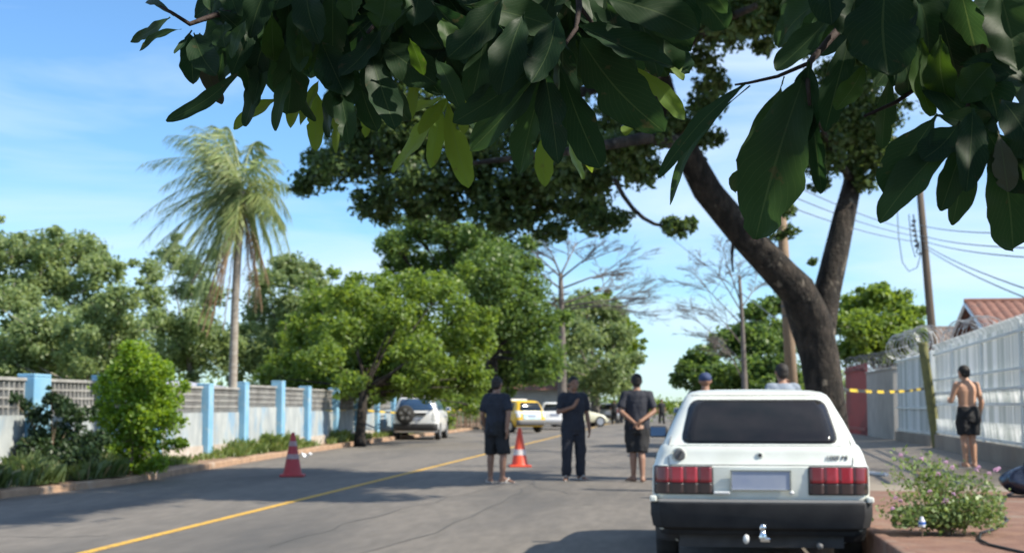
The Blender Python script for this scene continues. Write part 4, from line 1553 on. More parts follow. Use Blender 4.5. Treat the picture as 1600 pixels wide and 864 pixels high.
p = ground(832, 676)
yc, yC = simple_car('police_car', 'yellow hatchback with pale green tail and silver bumper behind the first person', (p.x, p.y, 0), R(38), HK(.82, 3.7, 1.5, .98, 1.05, .22), (2.7, .12), PAINTY, (.7, 3.05), .31, (.5, 2.5, .62, 2.05), None, GREYP, LENSW, belt=.98, roofz=1.5)
yC.patch('tailgate_decal', TEAL, yc, 'rear', .62, 1.0, -.5, .5, -.5, .5, .03, .007)
m = MB()
m.box((0, 1.3, 1.53), (.9, .25, .08))
m.build('light_bar', LENSW, yc, bevel=.02)
p = ground(872, 672)
simple_car('parked_car', 'white hatchback right beside the yellow car', (p.x - .3, p.y + 1.5, 0), R(8), HK(.82, 3.7, 1.45, .95, 1.1, .25), (2.7, .12), PAINTW2, (.7, 3.05), .3, (.5, 2.5, .62, 2.05), None, PAINTW2, REDL, belt=.95, roofz=1.45)
p = ground(905, 668)
simple_car('parked_car', 'cream rounded old car nosing out behind the middle person', (p.x - 2.2, p.y + 2.5, 0), R(-68), HK(.78, 3.9, 1.48, .92, 1.2, .5), (2.4, .3), PAINTC, (.8, 3.2), .33, (.7, 2.4, .95, 2.0), None, None, REDL, belt=.92, roofz=1.48)
p = ground(949, 661.5)
simple_car('parked_car', 'tiny far silver car near the end of the road', (p.x, p.y, 0), R(0), HK(.82, 3.9, 1.45, .95, 1.1, .25), (2.7, .12), PAINTS, (.7, 3.1), .3, (.5, 2.5, .62, 2.05), None, GREYP, REDL, belt=.95, roofz=1.45)
sv, svC = simple_car('parked_van', 'silver high vehicle with white mirror parked ahead of the white hatchback', (.93, 34.5, 0), 0, HK(.86, 4.4, 1.58, 1.05, 1.0, .12), (3.2, .14), PAINTS, (.8, 3.5), .35, (.5, 3.2, .55, 2.6), BLUEGL, GREYP, REDL, group=None, belt=1.05, roofz=1.58)

# ------------------------------------------------------------------ people
SKIN1 = mat('brown_skin', (0.27, 0.14, 0.09), (0.31, 0.17, 0.11), 8, 0.55)
SKIN2 = mat('light_brown_skin', (0.5, 0.27, 0.17), (0.55, 0.31, 0.2), 8, 0.55)
NAVY = mat('navy_cloth', (0.018, 0.021, 0.032), (0.028, 0.03, 0.042), 9, 0.85, 0.3, 18)
BLACKC = mat('black_cloth', (0.012, 0.012, 0.014), (0.022, 0.022, 0.024), 9, 0.85, 0.3, 18)
GREYC = mat('grey_blue_cloth', (0.2, 0.24, 0.3), (0.26, 0.3, 0.36), 6, 0.85, 0.3, 18)
LBLUE = mat('light_blue_cloth', (0.3, 0.4, 0.55), (0.36, 0.45, 0.6), 6, 0.85)
CAPB = mat('dark_blue_cap', (0.03, 0.05, 0.12), (0.04, 0.06, 0.14), 9, 0.8)
HAIR = mat('dark_hair', (0.012, 0.01, 0.009), (0.03, 0.024, 0.02), 30, 0.7, 0.4, 60)
EYEM = mat('eye', (0.03, 0.025, 0.02), rough=0.2)
SANDAL = mat('pale_sandal', (0.6, 0.57, 0.52), (0.5, 0.47, 0.43), 6, 0.7)
SHOE = mat('dark_shoe', (0.06, 0.06, 0.06), rough=0.6)


def hand(mb, w_, d, side, n):
    """w_: wrist, d: hand direction, side: direction of the thumb, n: palm normal"""
    d, side, n = d.normalized(), side.normalized(), n.normalized()
    mb.cap(w_ - d * .01, w_ + d * .03, .026, .03)
    Mx = Matrix((side, n, d)).transposed()
    mb.ell(w_ + d * .055, (.042, .02, .05), 12, 8, Mx)
    for k, L in zip((-1.5, -.5, .5, 1.5), (.058, .075, .08, .07)):
        b = w_ + d * .085 + side * k * .0195
        mid = b + d * L * .5 + n * .006
        mb.cap(b, mid, .0098, .0094, 8)
        mb.cap(mid, mid + d * L * .42 + n * .022, .0094, .0082, 8)
    b = w_ + d * .03 + side * .03
    mid = b + side * .03 + d * .028
    mb.cap(b, mid, .0125, .0115, 8)
    mb.cap(mid, mid + d * .03 + n * .008, .0115, .009, 8)


def person(label, loc, yaw, H, arms, feet, top, bottom, skin, shirt, trouser, footwear, hairm=HAIR, cap=None, head_turn=0.0, lean=0.0, bow=0.0, group=None, wide=1.09):
    """local frame: faces +Y.  arms: (elbow, wrist, hand direction, thumb side, palm normal) for left and right in units of a 1.72 m body"""
    k = H / 1.72
    r = empty('person', loc, yaw, label, 'person', group)
    r.scale = (k * wide, k * 1.09, k)
    L = Vector((0, lean, 0))

    def up(z):
        return L * max(0, (z - .9)) / .6
    m = MB()
    m.loft([(Vector((0, 0, .80)), .10, .09), (Vector((0, -.01, .86)), .165, .115), (Vector((0, -.01, .93)), .165, .115), (Vector((0, 0, 1.05)) + up(1.05), .14, .098), (Vector((0, 0, 1.18)) + up(1.18), .15, .105),
            (Vector((0, 0, 1.29)) + up(1.29), .17, .115), (Vector((0, -.005, 1.37)) + up(1.37), .17, .10), (Vector((0, -.01, 1.43)) + up(1.43), .11, .07), (Vector((0, -.01, 1.47)) + up(1.47), .06, .058)], 24)
    sh = up(1.4)
    for s_, (el, wr, hd, th, pn) in zip((-1, 1), arms):
        S0 = Vector((s_ * .175, -.005, 1.395)) + sh
        el, wr = Vector(el), Vector(wr)
        m.cap(Vector((s_ * .09, -.005, 1.40)) + sh, S0, .055, .054)
        m.cap(S0, el, .051, .038)
        m.cap(el, el.lerp(wr, .35), .038, .038)
        m.cap(el.lerp(wr, .35), wr, .038, .026)
        hand(m, wr, Vector(hd), Vector(th), Vector(pn))
    hb = up(1.5) + Vector((0, bow, 0))
    m.cap(Vector((0, -.01, 1.43)) + up(1.43), Vector((0, .012, 1.53)) + hb, .058, .054)
    Rh = Matrix.Rotation(head_turn, 3, 'Z')
    hc = Vector((0, .015, 1.605)) + hb

    def hp(x, y, z):
        return hc + Rh @ Vector((x, y, z))
    m.ell(hp(0, -.005, .015), (.076, .095, .103), 18, 14, Rh)
    m.ell(hp(0, .022, -.06), (.056, .068, .058), 16, 10, Rh)
    m.cap(hp(0, .088, .015), hp(0, .108, -.022), .010, .0145, 8)
    m.ell(hp(0, .086, -.056), (.026, .012, .011), 10, 6, Rh)
    m.cap(hp(-.045, .076, .035), hp(.045, .076, .035), .011, .011, 8)
    for s_ in (-1, 1):
        m.ell(hp(s_ * .078, -.005, -.005), (.011, .022, .032), 10, 8, Rh)
    for s_, (hx, kn, an, toe) in zip((-1, 1), feet):
        kn, an, toe = Vector(kn), Vector(an), Vector(toe).normalized()
        hj = Vector((s_ * .088, 0, .87))
        m.cap(hj, kn, .086, .055)
        m.cap(kn, kn.lerp(an, .3) + Vector((0, -.012, 0)), .053, .055)
        m.cap(kn.lerp(an, .3) + Vector((0, -.012, 0)), an, .054, .036)
        hl = Vector((an.x, an.y, .035))
        m.cap(an, hl - toe * .035, .036, .034)
        m.cap(hl - toe * .035, hl + toe * .12, .033, .03)
        m.cap(hl + toe * .03 + Vector((0, 0, .035)), hl + toe * .12, .03, .026)
        for q, (a, b) in enumerate(((-.028, .05), (-.012, .055), (.004, .055), (.018, .052), (.03, .045))):
            sdv = Vector((-toe.y, toe.x, 0))
            m.cap(hl + toe * .12 + sdv * a, hl + toe * (.13 + b) + sdv * a - Vector((0, 0, .018)), .012, .011, 8)
    bd = melt(m, 'body', skin, r, .0085, 3)
    for s_ in (-1, 1):
        e = MB()
        e.ell(hp(s_ * .031, .077, .012), (.012, .012, .0085), 10, 6)
        e.build('eye', EYEM, r, smooth=True)
    if cap is None:
        h_ = MB()
        h_.ell(hp(0, -.016, .03), (.084, .1, .1), 18, 12, Rh)
        h_.ell(hp(0, -.05, -.02), (.074, .06, .075), 14, 10, Rh)
        o = melt(h_, 'hair', hairm, r, .012, 1)
        cut = MB()
    else:
        h_ = MB()
        h_.ell(hp(0, -.006, .045), (.088, .108, .085), 18, 12, Rh)
        h_.ell(hp(0, .13, .035), (.06, .07, .012), 14, 6, Rh)
        melt(h_, 'cap', cap, r, .01, 1)
    if shirt:
        g = MB()
        zl = .82 if top == 'loose' else .9
        g.loft([(Vector((0, -.005, zl)), .19, .138), (Vector((0, -.005, .95)), .182, .132), (Vector((0, 0, 1.1)) + up(1.1), .172, .125), (Vector((0, 0, 1.28)) + up(1.28), .188, .13), (Vector((0, -.005, 1.38)) + up(1.38), .18, .112), (Vector((0, -.01, 1.435)) + up(1.435), .11, .08), (Vector((0, -.01, 1.455)) + up(1.455), .078, .072)], 26)
        for s_, (el, wr, *_x) in zip((-1, 1), arms):
            S0 = Vector((s_ * .172, -.005, 1.392)) + sh
            e = S0.lerp(Vector(el), .8)
            g.cap(Vector((s_ * .10, -.005, 1.395)) + sh, S0, .066, .066)
            g.tube([S0 - (e - S0) * .1, S0.lerp(e, .4), e], [.066, .068, .064], 14)
        melt(g, 'shirt', shirt, r, .012, 2, .014)
    g = MB()
    g.loft([(Vector((0, -.01, .76)), .15, .125), (Vector((0, -.01, .86)), .19, .135), (Vector((0, -.01, .95)), .182, .128), (Vector((0, -.005, 1.03)), .155, .113)], 24)
    for s_, (hx, kn, an, toe) in zip((-1, 1), feet):
        kn, an = Vector(kn), Vector(an)
        hj = Vector((s_ * .09, -.003, .86))
        if bottom == 'shorts':
            e = hj.lerp(kn, 1.0 + .02)
            e = Vector((kn.x, kn.y, kn.z - .01))
            g.tube([hj + Vector((0, 0, .02)), hj.lerp(e, .5), e], [.105, .102, .098], 18)
        elif bottom == 'short_shorts':
            e = hj.lerp(kn, .8)
            g.tube([hj + Vector((0, 0, .02)), hj.lerp(e, .5), e], [.104, .104, .1], 18)
        else:
            g.tube([hj + Vector((0, 0, .02)), hj.lerp(kn, .5), kn, kn.lerp(an, .5), kn.lerp(an, .88), Vector((an.x, an.y, .075))], [.104, .098, .082, .074, .072, .064], 18)
    melt(g, {'pants': 'trousers'}.get(bottom, 'shorts'), trouser, r, .012, 2, .016)
    if footwear:
        for s_, (hx, kn, an, toe) in zip((-1, 1), feet):
            an, toe = Vector(an), Vector(toe).normalized()
            sdv = Vector((-toe.y, toe.x, 0))
            g = MB()
            hl = Vector((an.x, an.y, 0.009))
            Mx = Matrix((sdv, toe, Vector((0, 0, 1)))).transposed()
            g.ell(hl + toe * .06, (.05, .15, .012), 18, 6, Mx)
            if footwear is SHOE:
                g.ell(hl + toe * .06 + Vector((0, 0, .035)), (.05, .145, .045), 18, 8, Mx)
            so_ = g.build('shoe' if footwear is SHOE else 'sandal', footwear, r, smooth=True)
            g = MB()
            g.tube([hl + toe * .06 - sdv * .045 + Vector((0, 0, .01)), hl + toe * .1 + Vector((0, 0, .075)), hl + toe * .06 + sdv * .045 + Vector((0, 0, .01))], .012, 6)
            g.build('strap', footwear, so_)
    return r


def legs(w=.1, toeL=(-.3, 1, 0), toeR=(.3, 1, 0), fl=0.0, fr=0.0):
    return ((0, (-w * .95, .015 + fl * .5, .48), (-w, -.02 + fl, .085), toeL), (0, (w * .95, .015 + fr * .5, .48), (w, -.02 + fr, .085), toeR))


DOWN = lambda s_, y=.03: ((s_ * .235, -.02, 1.10), (s_ * .245, y, .86), (0, .1, -1), (-s_ * .2, 1, 0), (-s_, 0, 0))
BEHIND = (((-.25, -.06, 1.12), (-.05, -.19, .93), (1, -.1, -.75), (-.3, -.3, -.6), (0, .3, .9)), ((.25, -.06, 1.12), (.04, -.2, .97), (-1, -.15, -.9), (.2, -.3, .7), (0, .8, .2)))
p = ground(776, 754)
person('person in navy shirt and black knee shorts standing left of the orange cone', (p.x, p.y, 0), R(-22), 1.72, (DOWN(-1, .1), ((.25, -.08, 1.12), (.23, -.1, .87), (0, .1, -1), (-.2, 1, 0), (-1, 0, 0))), legs(.125, (-.75, .7, 0), (.95, .3, 0), .05, -.03), 'loose', 'shorts', SKIN1, NAVY, BLACKC, SANDAL, group='people standing on the road')
p = ground(896, 750)
person('person in dark navy long trousers standing between the cone and the parked hatchback', (p.x, p.y, 0), R(205), 1.74, (DOWN(-1, .05), ((.25, .02, 1.13), (.08, .2, 1.22), (-.6, .3, .8), (0, .3, 1), (0, -1, 0))), legs(.12, (-.2, 1, 0), (.45, .9, 0), 0, .04), 'loose', 'pants', SKIN1, NAVY, NAVY, SANDAL, group='people standing on the road')
p = ground(996, 752)
person('person with hands clasped behind the back in black shirt and knee shorts', (p.x, p.y, 0), R(8), 1.78, BEHIND, legs(.06, (-.5, 1, 0), (.25, -.2, 0) if False else (.2, 1, 0), 0, -.12), 'loose', 'shorts', SKIN1, NAVY, BLACKC, None, group='people standing on the road')
p = at(1512, 632, 25.0)
person('shirtless person in black shorts facing the white metal fence', (p.x, 25.0, 0.2), R(30), 1.74, (((-.23, .08, 1.12), (-.12, .27, 1.12), (.5, .8, .2), (0, .2, 1), (0, 0, -1)), DOWN(1, .05)), legs(.075), None, 'short_shorts', SKIN2, None, BLACKC, SANDAL, hairm=HAIR, bow=.03, lean=.03, wide=1.2)
person('person in grey blue shirt half hidden beyond the hatchback roof beside the tree', (at(1222, 600, 19.2).x, 19.2, 0.13), R(20), 1.68, (DOWN(-1), ((.26, .08, 1.16), (.2, .28, 1.36), (0, .2, 1), (-1, 0, 0), (0, -1, 0))), legs(), 'loose', 'pants', SKIN1, GREYC, NAVY, SHOE)
person('person in dark blue cap mostly hidden behind the hatchback', (at(1102, 600, 21).x, 21.0, 0), R(0), 1.73, (DOWN(-1), DOWN(1)), legs(), 'loose', 'pants', SKIN1, NAVY, NAVY, SHOE, cap=CAPB)
for (px, py, lab, st, tr, ya) in ((960, 662, 'tiny far person in black walking down the road', BLACKC, BLACKC, 10), (1034, 662, 'tiny far person in black standing before the yellow green hedge', BLACKC, BLACKC, 200), (971, 661, 'tiny far person in light blue shirt beside the one in black', LBLUE, NAVY, 160)):
    p = ground(px, py)
    person(lab, (p.x, p.y, 0), R(ya), 1.72, (DOWN(-1), DOWN(1)), legs(.1, fl=.12, fr=-.1), 'loose', 'pants', SKIN1, st, tr, SHOE, group='people far down the road')

# ------------------------------------------------------------------ cones, tape, poles, wires
CONEO = mat('cone_orange', (0.8, 0.09, 0.035), (0.72, 0.07, 0.03), 6, 0.5)
CONER = mat('cone_red', (0.5, 0.05, 0.055), (0.42, 0.05, 0.05), 6, 0.6)
CONEW2 = mat('faded_cone_band', (0.5, 0.4, 0.39), (0.42, 0.25, 0.24), 9, 0.6)
CONEW = mat('cone_white', (0.72, 0.66, 0.63), (0.6, 0.4, 0.36), 9, 0.5, lo=.5, hi=.75)


def cone(label, px, py, H, mt, bands):
    p = ground(px, py)
    r = empty('traffic_cone', (p.x, p.y, 0), 0.2, label, 'cone', 'traffic cones on the road')
    m = MB()
    m.box((0, 0, .02), (.42 * H / .75, .42 * H / .75, .04))
    m.build('base', mt, r, bevel=.012)
    m = MB()
    rad = lambda z: (.165 - .135 * (z / H)) * H / .75
    m.lathe([(rad(0.03) * 1.05, .04), (rad(.06), .07), (rad(H * .96), H * .96), (rad(H) * .8, H), (.002, H)], n=26)
    m.build('cone_body', mt, r, smooth=True, auto=40)
    for a, b in bands:
        m = MB()
        m.lathe([(rad(a * H) + .0035, a * H), (rad(b * H) + .0035, b * H)], n=26)
        o = m.build('band', CONEW if mt is CONEO else CONEW2, r, smooth=True, auto=40)


cone('red traffic cone with two white bands standing in the tree shade on the left', 457, 744, .78, CONER, ((.40, .51), (.69, .80)))
cone('bright orange traffic cone with white patch right of the first person', 812, 729, .80, CONEO, ((.30, .45),))


def tapemat():
    m, n, b, o = newmat('barrier_tape')
    t = n.nodes.new('ShaderNodeTexCoord')
    s_ = n.nodes.new('ShaderNodeSeparateXYZ')
    n.links.new(t.outputs['Object'], s_.inputs[0])
    w_ = n.nodes.new('ShaderNodeMath')
    w_.operation = 'MULTIPLY_ADD'
    w_.inputs[1].default_value = 0.6
    n.links.new(s_.outputs['X'], w_.inputs[0])
    q = n.nodes.new('ShaderNodeMath')
    q.operation = 'MULTIPLY_ADD'
    q.inputs[1].default_value = 1.0
    n.links.new(s_.outputs['Z'], q.inputs[0])
    n.links.new(w_.outputs[0], q.inputs[2])
    f = n.nodes.new('ShaderNodeMath')
    f.operation = 'FRACT'
    n.links.new(q.outputs[0], f.inputs[0])
    g = n.nodes.new('ShaderNodeMath')
    g.operation = 'GREATER_THAN'
    g.inputs[1].default_value = 0.5
    n.links.new(f.outputs[0], g.inputs[0])
    x = n.nodes.new('ShaderNodeMixRGB')
    x.inputs[1].default_value = (0.75, 0.52, 0.03, 1)
    x.inputs[2].default_value = (0.03, 0.03, 0.03, 1)
    n.links.new(g.outputs[0], x.inputs[0])
    n.links.new(x.outputs[0], b.inputs['Base Color'])
    b.inputs['Roughness'].default_value = 0.4
    return m


TAPE = tapemat()


def tape(label, A, B, sag, wd=.07):
    A, B = Vector(A), Vector(B)
    d = B - A
    L = d.length
    n = 40
    m = MB()
    m.grid(lambda u, v: (L * u, 0.01 * math.sin(u * 23), -sag * 4 * u * (1 - u) + (v - .5) * wd + d.z * u), n, 1)
    o = m.build('barrier_tape', TAPE)
    o.modifiers.new('thick', 'SOLIDIFY').thickness = .002
    o.location = A
    o.rotation_euler = (0, 0, math.atan2(d.y, d.x))
    return tag(o, label, 'tape', 'lengths of barrier tape')


tape('yellow and black tape stretched from the big trunk to the mossy post', at(1316, 608, 24.0), at(1443, 607, 35.6), .06, .055)
tape('yellow and black tape drooping from the dense tree to the wooden stakes', at(566, 640, 46.0), at(752, 632, 72), .25, .06)
tape('thin tape running along the blue wall to the dense tree trunk', at(372, 636, 34.3), at(560, 640, 46.0), .05, .022)

pl_ = at(1463, 545, 44)
ub = Vector((at(1468, 634, 44).x, 44, .1))
up_ = empty('utility_pole', ub, 0, 'dark leaning utility pole behind the white metal fence', 'pole')
topp = at(1437, 300, 44) - ub
m = MB()
m.tube([Vector((0.05, 0, 0)), topp * .5 + Vector((.02, 0, 0)), topp * 1.25], [.15, .125, .09], 12)
m.build('shaft', POLEM, up_, smooth=True)
m = MB()
for k, (x, y) in enumerate(((1428, 345), (1427, 352), (1428, 360), (1430, 368), (1431, 376), (1432, 384))):
    q = at(x, y, 44) - ub
    m.lathe([(.001, -.05), (.05, -.05), (.07, -.01), (.05, .03), (.001, .05)], q, n=10)
m.tube([at(1427, 335, 44) - ub, at(1434, 390, 44) - ub], .02, 6)
m.build('insulator_rack', CABLEG, up_)
m = MB()
m.tube([at(x, y, 44) - ub for x, y in ((1402, 330), (1404, 370), (1410, 410), (1420, 424), (1433, 418), (1438, 400), (1436, 380))], .014, 6)
m.tube([at(x, y, 44) - ub for x, y in ((1420, 335), (1424, 380), (1430, 402), (1440, 395))], .014, 6)
m.tube([at(x, y, 44) - ub for x, y in ((1436, 378), (1432, 395), (1440, 398))], .02, 6)
m.build('cable_loop', CABLEG, up_)
tb = Vector((at(1243, 640, 28).x, 28.0, .15))
tp_ = empty('tan_pole', tb, 0, 'tan leaning pole passing behind the fork of the big tree', 'pole')
tt = at(1214, 220, 28) - tb
m = MB()
m.tube([Vector((0, 0, 0)), tt * .5, tt * 1.04], [.125, .11, .085], 12)
m.build('shaft', POLEL, tp_, smooth=True)
for k in (.45, .48, .8):
    m = MB()
    m.lathe([(.13 - .032 * k, -.015), (.13 - .032 * k, .015)], tt * k, n=14)
    m.build('band', CABLEG, tp_)


def wire(label, A, B, sag, rad=.012):
    A, B = Vector(A), Vector(B)
    d = B - A
    m = MB()
    m.tube([d * t - Vector((0, 0, sag * 4 * t * (1 - t))) for t in [i / 16 for i in range(17)]], rad, 5)
    o = m.build('overhead_wire', CABLEG)
    o.location = A
    return tag(o, label, 'wire', 'overhead wires at the dark utility pole')


WL = 'overhead wire running from the dark utility pole past the fence side'
for k, (pa, pb_, Yb) in enumerate((((1437, 352), (1660, 362), 20), ((1439, 368), (1660, 388), 20), ((1441, 376), (1660, 405), 20), ((1444, 382), (1660, 470), 18), ((1444, 386), (1660, 488), 18))):
    wire(WL, at(pa[0], pa[1], 44), at(pb_[0], pb_[1], Yb), .1)
WL2 = 'overhead wire running from the dark utility pole behind the big tree'
for k, (pa, pb_) in enumerate((((1436, 378), (1226, 320)), ((1437, 370), (1222, 300)), ((1436, 362), (1220, 280)))):
    wire(WL2, at(pa[0], pa[1], 44), at(pb_[0], pb_[1], 28.2), .12)
tag(wire('x', at(1215, 500, 28), at(1050, 372, 60), .05), 'single wire slanting up left from the tan pole', 'wire')
# label for high wires across the street; none is strung
WL3 = 'high wire strung across the street above the picture'

# ------------------------------------------------------------------ small things at the right kerb
lb = Vector((at(1478, 822, 10.9).x, 10.9, .3))
lant = empty('lantana_bush', lb, 0, 'low sprawling bush with small pink flowers on the raised red pavement', 'bush')
m = MB()
rl = random.Random(8)
stems = []
for (x, y, o_) in ((1395, 740, .1), (1400, 775, -.1), (1385, 800, 0), (1430, 728, .2), (1455, 722, .25), (1480, 745, .1), (1510, 748, .2), (1545, 750, .1), (1560, 770, 0), (1535, 790, -.15), (1450, 770, -.1), (1420, 810, -.2), (1500, 790, -.15), (1560, 805, 0), (1470, 735, .3), (1405, 712, .2)):
    e = at(x, y, 10.9 + o_) - lb
    P = bez((rl.uniform(-.03, .03), 0, 0), (e.x * .35, e.y * .4, e.z * .75 + .03), e, 8)
    m.tube(P, [.011 - .001 * i for i in range(9)], 5)
    stems.append(P)
m.tube([(0.02, 0, 0), (-.02, 0, .06), (.03, 0, .12)], [.03, .025, .02], 8)
m.build('stems', WOOD, lant, smooth=True)
rs = np.random.RandomState(14)
Ps = []
for P in stems:
    n = 150
    tt_ = rs.uniform(.25, 1.05, n)
    for t in tt_:
        i = min(7, int(t * 8))
        b = P[i].lerp(P[min(8, i + 1)], min(1, t * 8 - i))
        Ps.append(np.array(b) + rs.normal(size=3) * np.array([.055, .055, .045]))
for _ in range(1500):
    x = rs.uniform(1395, 1568)
    y = rs.uniform(775, 824) if x > 1500 else rs.uniform(792, 824)
    Ps.append(np.array(at(x, y, 10.9 + rs.uniform(-.25, .25)) - lb))
Ps = np.array(Ps)
Nn = unit(rs.normal(size=(len(Ps), 3)) * .7 + np.array([0, -.2, .8]))
quads('crown', leaf_quads(Ps, Nn, .04, .6, rs, .3), LF_LANT, lant)
for (x, y) in ((1407, 711), (1478, 722), (1488, 730), (1440, 717), (1453, 768), (1407, 783), (1413, 803), (1418, 805), (1478, 781), (1474, 786), (1463, 801), (1490, 772), (1525, 735), (1528, 730), (1555, 735), (1560, 732), (1432, 800), (1400, 778), (1545, 740), (1466, 741), (1395, 795)):
    m = MB()
    c = at(x, y, 10.75 + rl.uniform(-.15, .2)) - lb
    for _ in range(12):
        d = Vector((rl.uniform(-1, 1), rl.uniform(-1, 1), rl.uniform(-.4, 1))).normalized() * .014
        m.ell(c + d, (.006, .006, .005), 6, 4)
    m.build('flower_head', PINK, lant)
BLUEPL = mat('blue_plastic', (0.05, 0.15, 0.5), rough=.4)
WHITEPL = mat('white_plastic', (0.7, 0.72, 0.75), rough=.4)
c = at(1440, 800, 10.62)
lit = empty('plastic_bottle', (c.x, c.y, .3), 0, 'small white and blue plastic bottle caught in the pink flowering bush', 'litter')
m = MB()
m.lathe([(.001, .075), (.024, .078), (.026, .09), (.024, .12), (.014, .135), (.012, .15), (.001, .152)], (0, 0, 0), n=14)
m.build('bottle', WHITEPL, lit, smooth=True, auto=40)
m = MB()
m.lathe([(.0262, .095), (.0258, .115)], (0, 0, 0), n=14)
m.build('sleeve', BLUEPL, lit)
m = MB()
m.tube([(0, 0, 0), (0.004, 0, .076)], .004, 5)
m.build('stick', WOOD, lit)
BAGM = mat('dark_blue_bag', (0.012, 0.016, 0.03), (0.02, 0.026, 0.05), 4, .22, .5, 6, spec=.6)
c = at(1596, 764, 15.5)
bag = empty('rubbish_bag', (c.x + .04, 15.5, .3), .3, 'shiny dark blue rubbish bag at the right edge of the picture', 'bag')
m = MB()
m.grid(lambda u, v: (lambda a, t: ((.24 * math.sin(math.pi * min(.98, t * .92 + .06)) ** .7 * (1 + .12 * math.sin(a * 5 + t * 4) + .07 * math.sin(a * 9))) * math.cos(a), (.24 * math.sin(math.pi * min(.98, t * .92 + .06)) ** .7 * (1 + .12 * math.sin(a * 5 + t * 4))) * math.sin(a), .02 + .3 * t))(2 * math.pi * u, v), 40, 20)
m.build('sack', BAGM, bag, smooth=True)
m = MB()
m.tube([(0, 0, .29), (.01, 0, .33), (.06, .01, .36)], [.035, .02, .05], 10, .4)
m.build('knot', BAGM, bag, smooth=True)
m = MB()
m.tube([at(x, y, 0) if False else ground(x, y, .312) for x, y in ((1600, 767), (1575, 772), (1567, 785), (1562, 800))], .012, 6)
m.tube([ground(x, y, .312) for x, y in ((1562, 800), (1575, 812), (1555, 826), (1532, 832), (1530, 842), (1545, 850), (1580, 858), (1640, 872))], .01, 6)
tag(m.build('cord', CABLE, smooth=True), 'thin black cord lying in a loop on the raised red pavement', 'cord')
p0, p1 = ground(1342, 738, .17), ground(1386, 742, .17)
m = MB()
m.tube([p0 + Vector((0, 0, .01)), p0.lerp(p1, .6) + Vector((0, -.1, .01)), p1 + Vector((0, 0, .01))], .03, 10)
tag(m.build('white_streak', WHITEPL, smooth=True, auto=40), 'short white pipe lying on the pavement right of the hatchback', 'streak')  # thin white tube drawn along a pale line on the pavement
# litter on the left verge
for (px, py, lab) in ((478, 711, 'crumpled white plastic sheet lying on the left kerb near the red cone'), (423, 702, 'white plastic scrap in the verge grass left of the red cone')):
    c = ground(px, py, .15)
    m = MB()
    m.grid(lambda u, v: ((u - .5) * .26, (v - .5) * .18, .06 + .05 * noise.noise((u * 4 + px, v * 4, 1)) + .04 * math.sin(u * 9)), 14, 10)
    o = m.build('plastic_scrap', WHITEPL, smooth=True)
    o.modifiers.new('thick', 'SOLIDIFY').thickness = .004
    o.location = (c.x, c.y, .1)
    tag(o, lab, 'litter')
c = ground(298, 708, .15)
m = MB()
m.tube([(0, 0, 0), (.02, 0, .35), (0, 0, .62)], [.09, .08, .07], 10, .2)
o = m.build('stump', PALEBARK, smooth=True)
o.location = (c.x, c.y, .1)
tag(o, 'short pale broken post at the foot of a blue pillar', 'post')
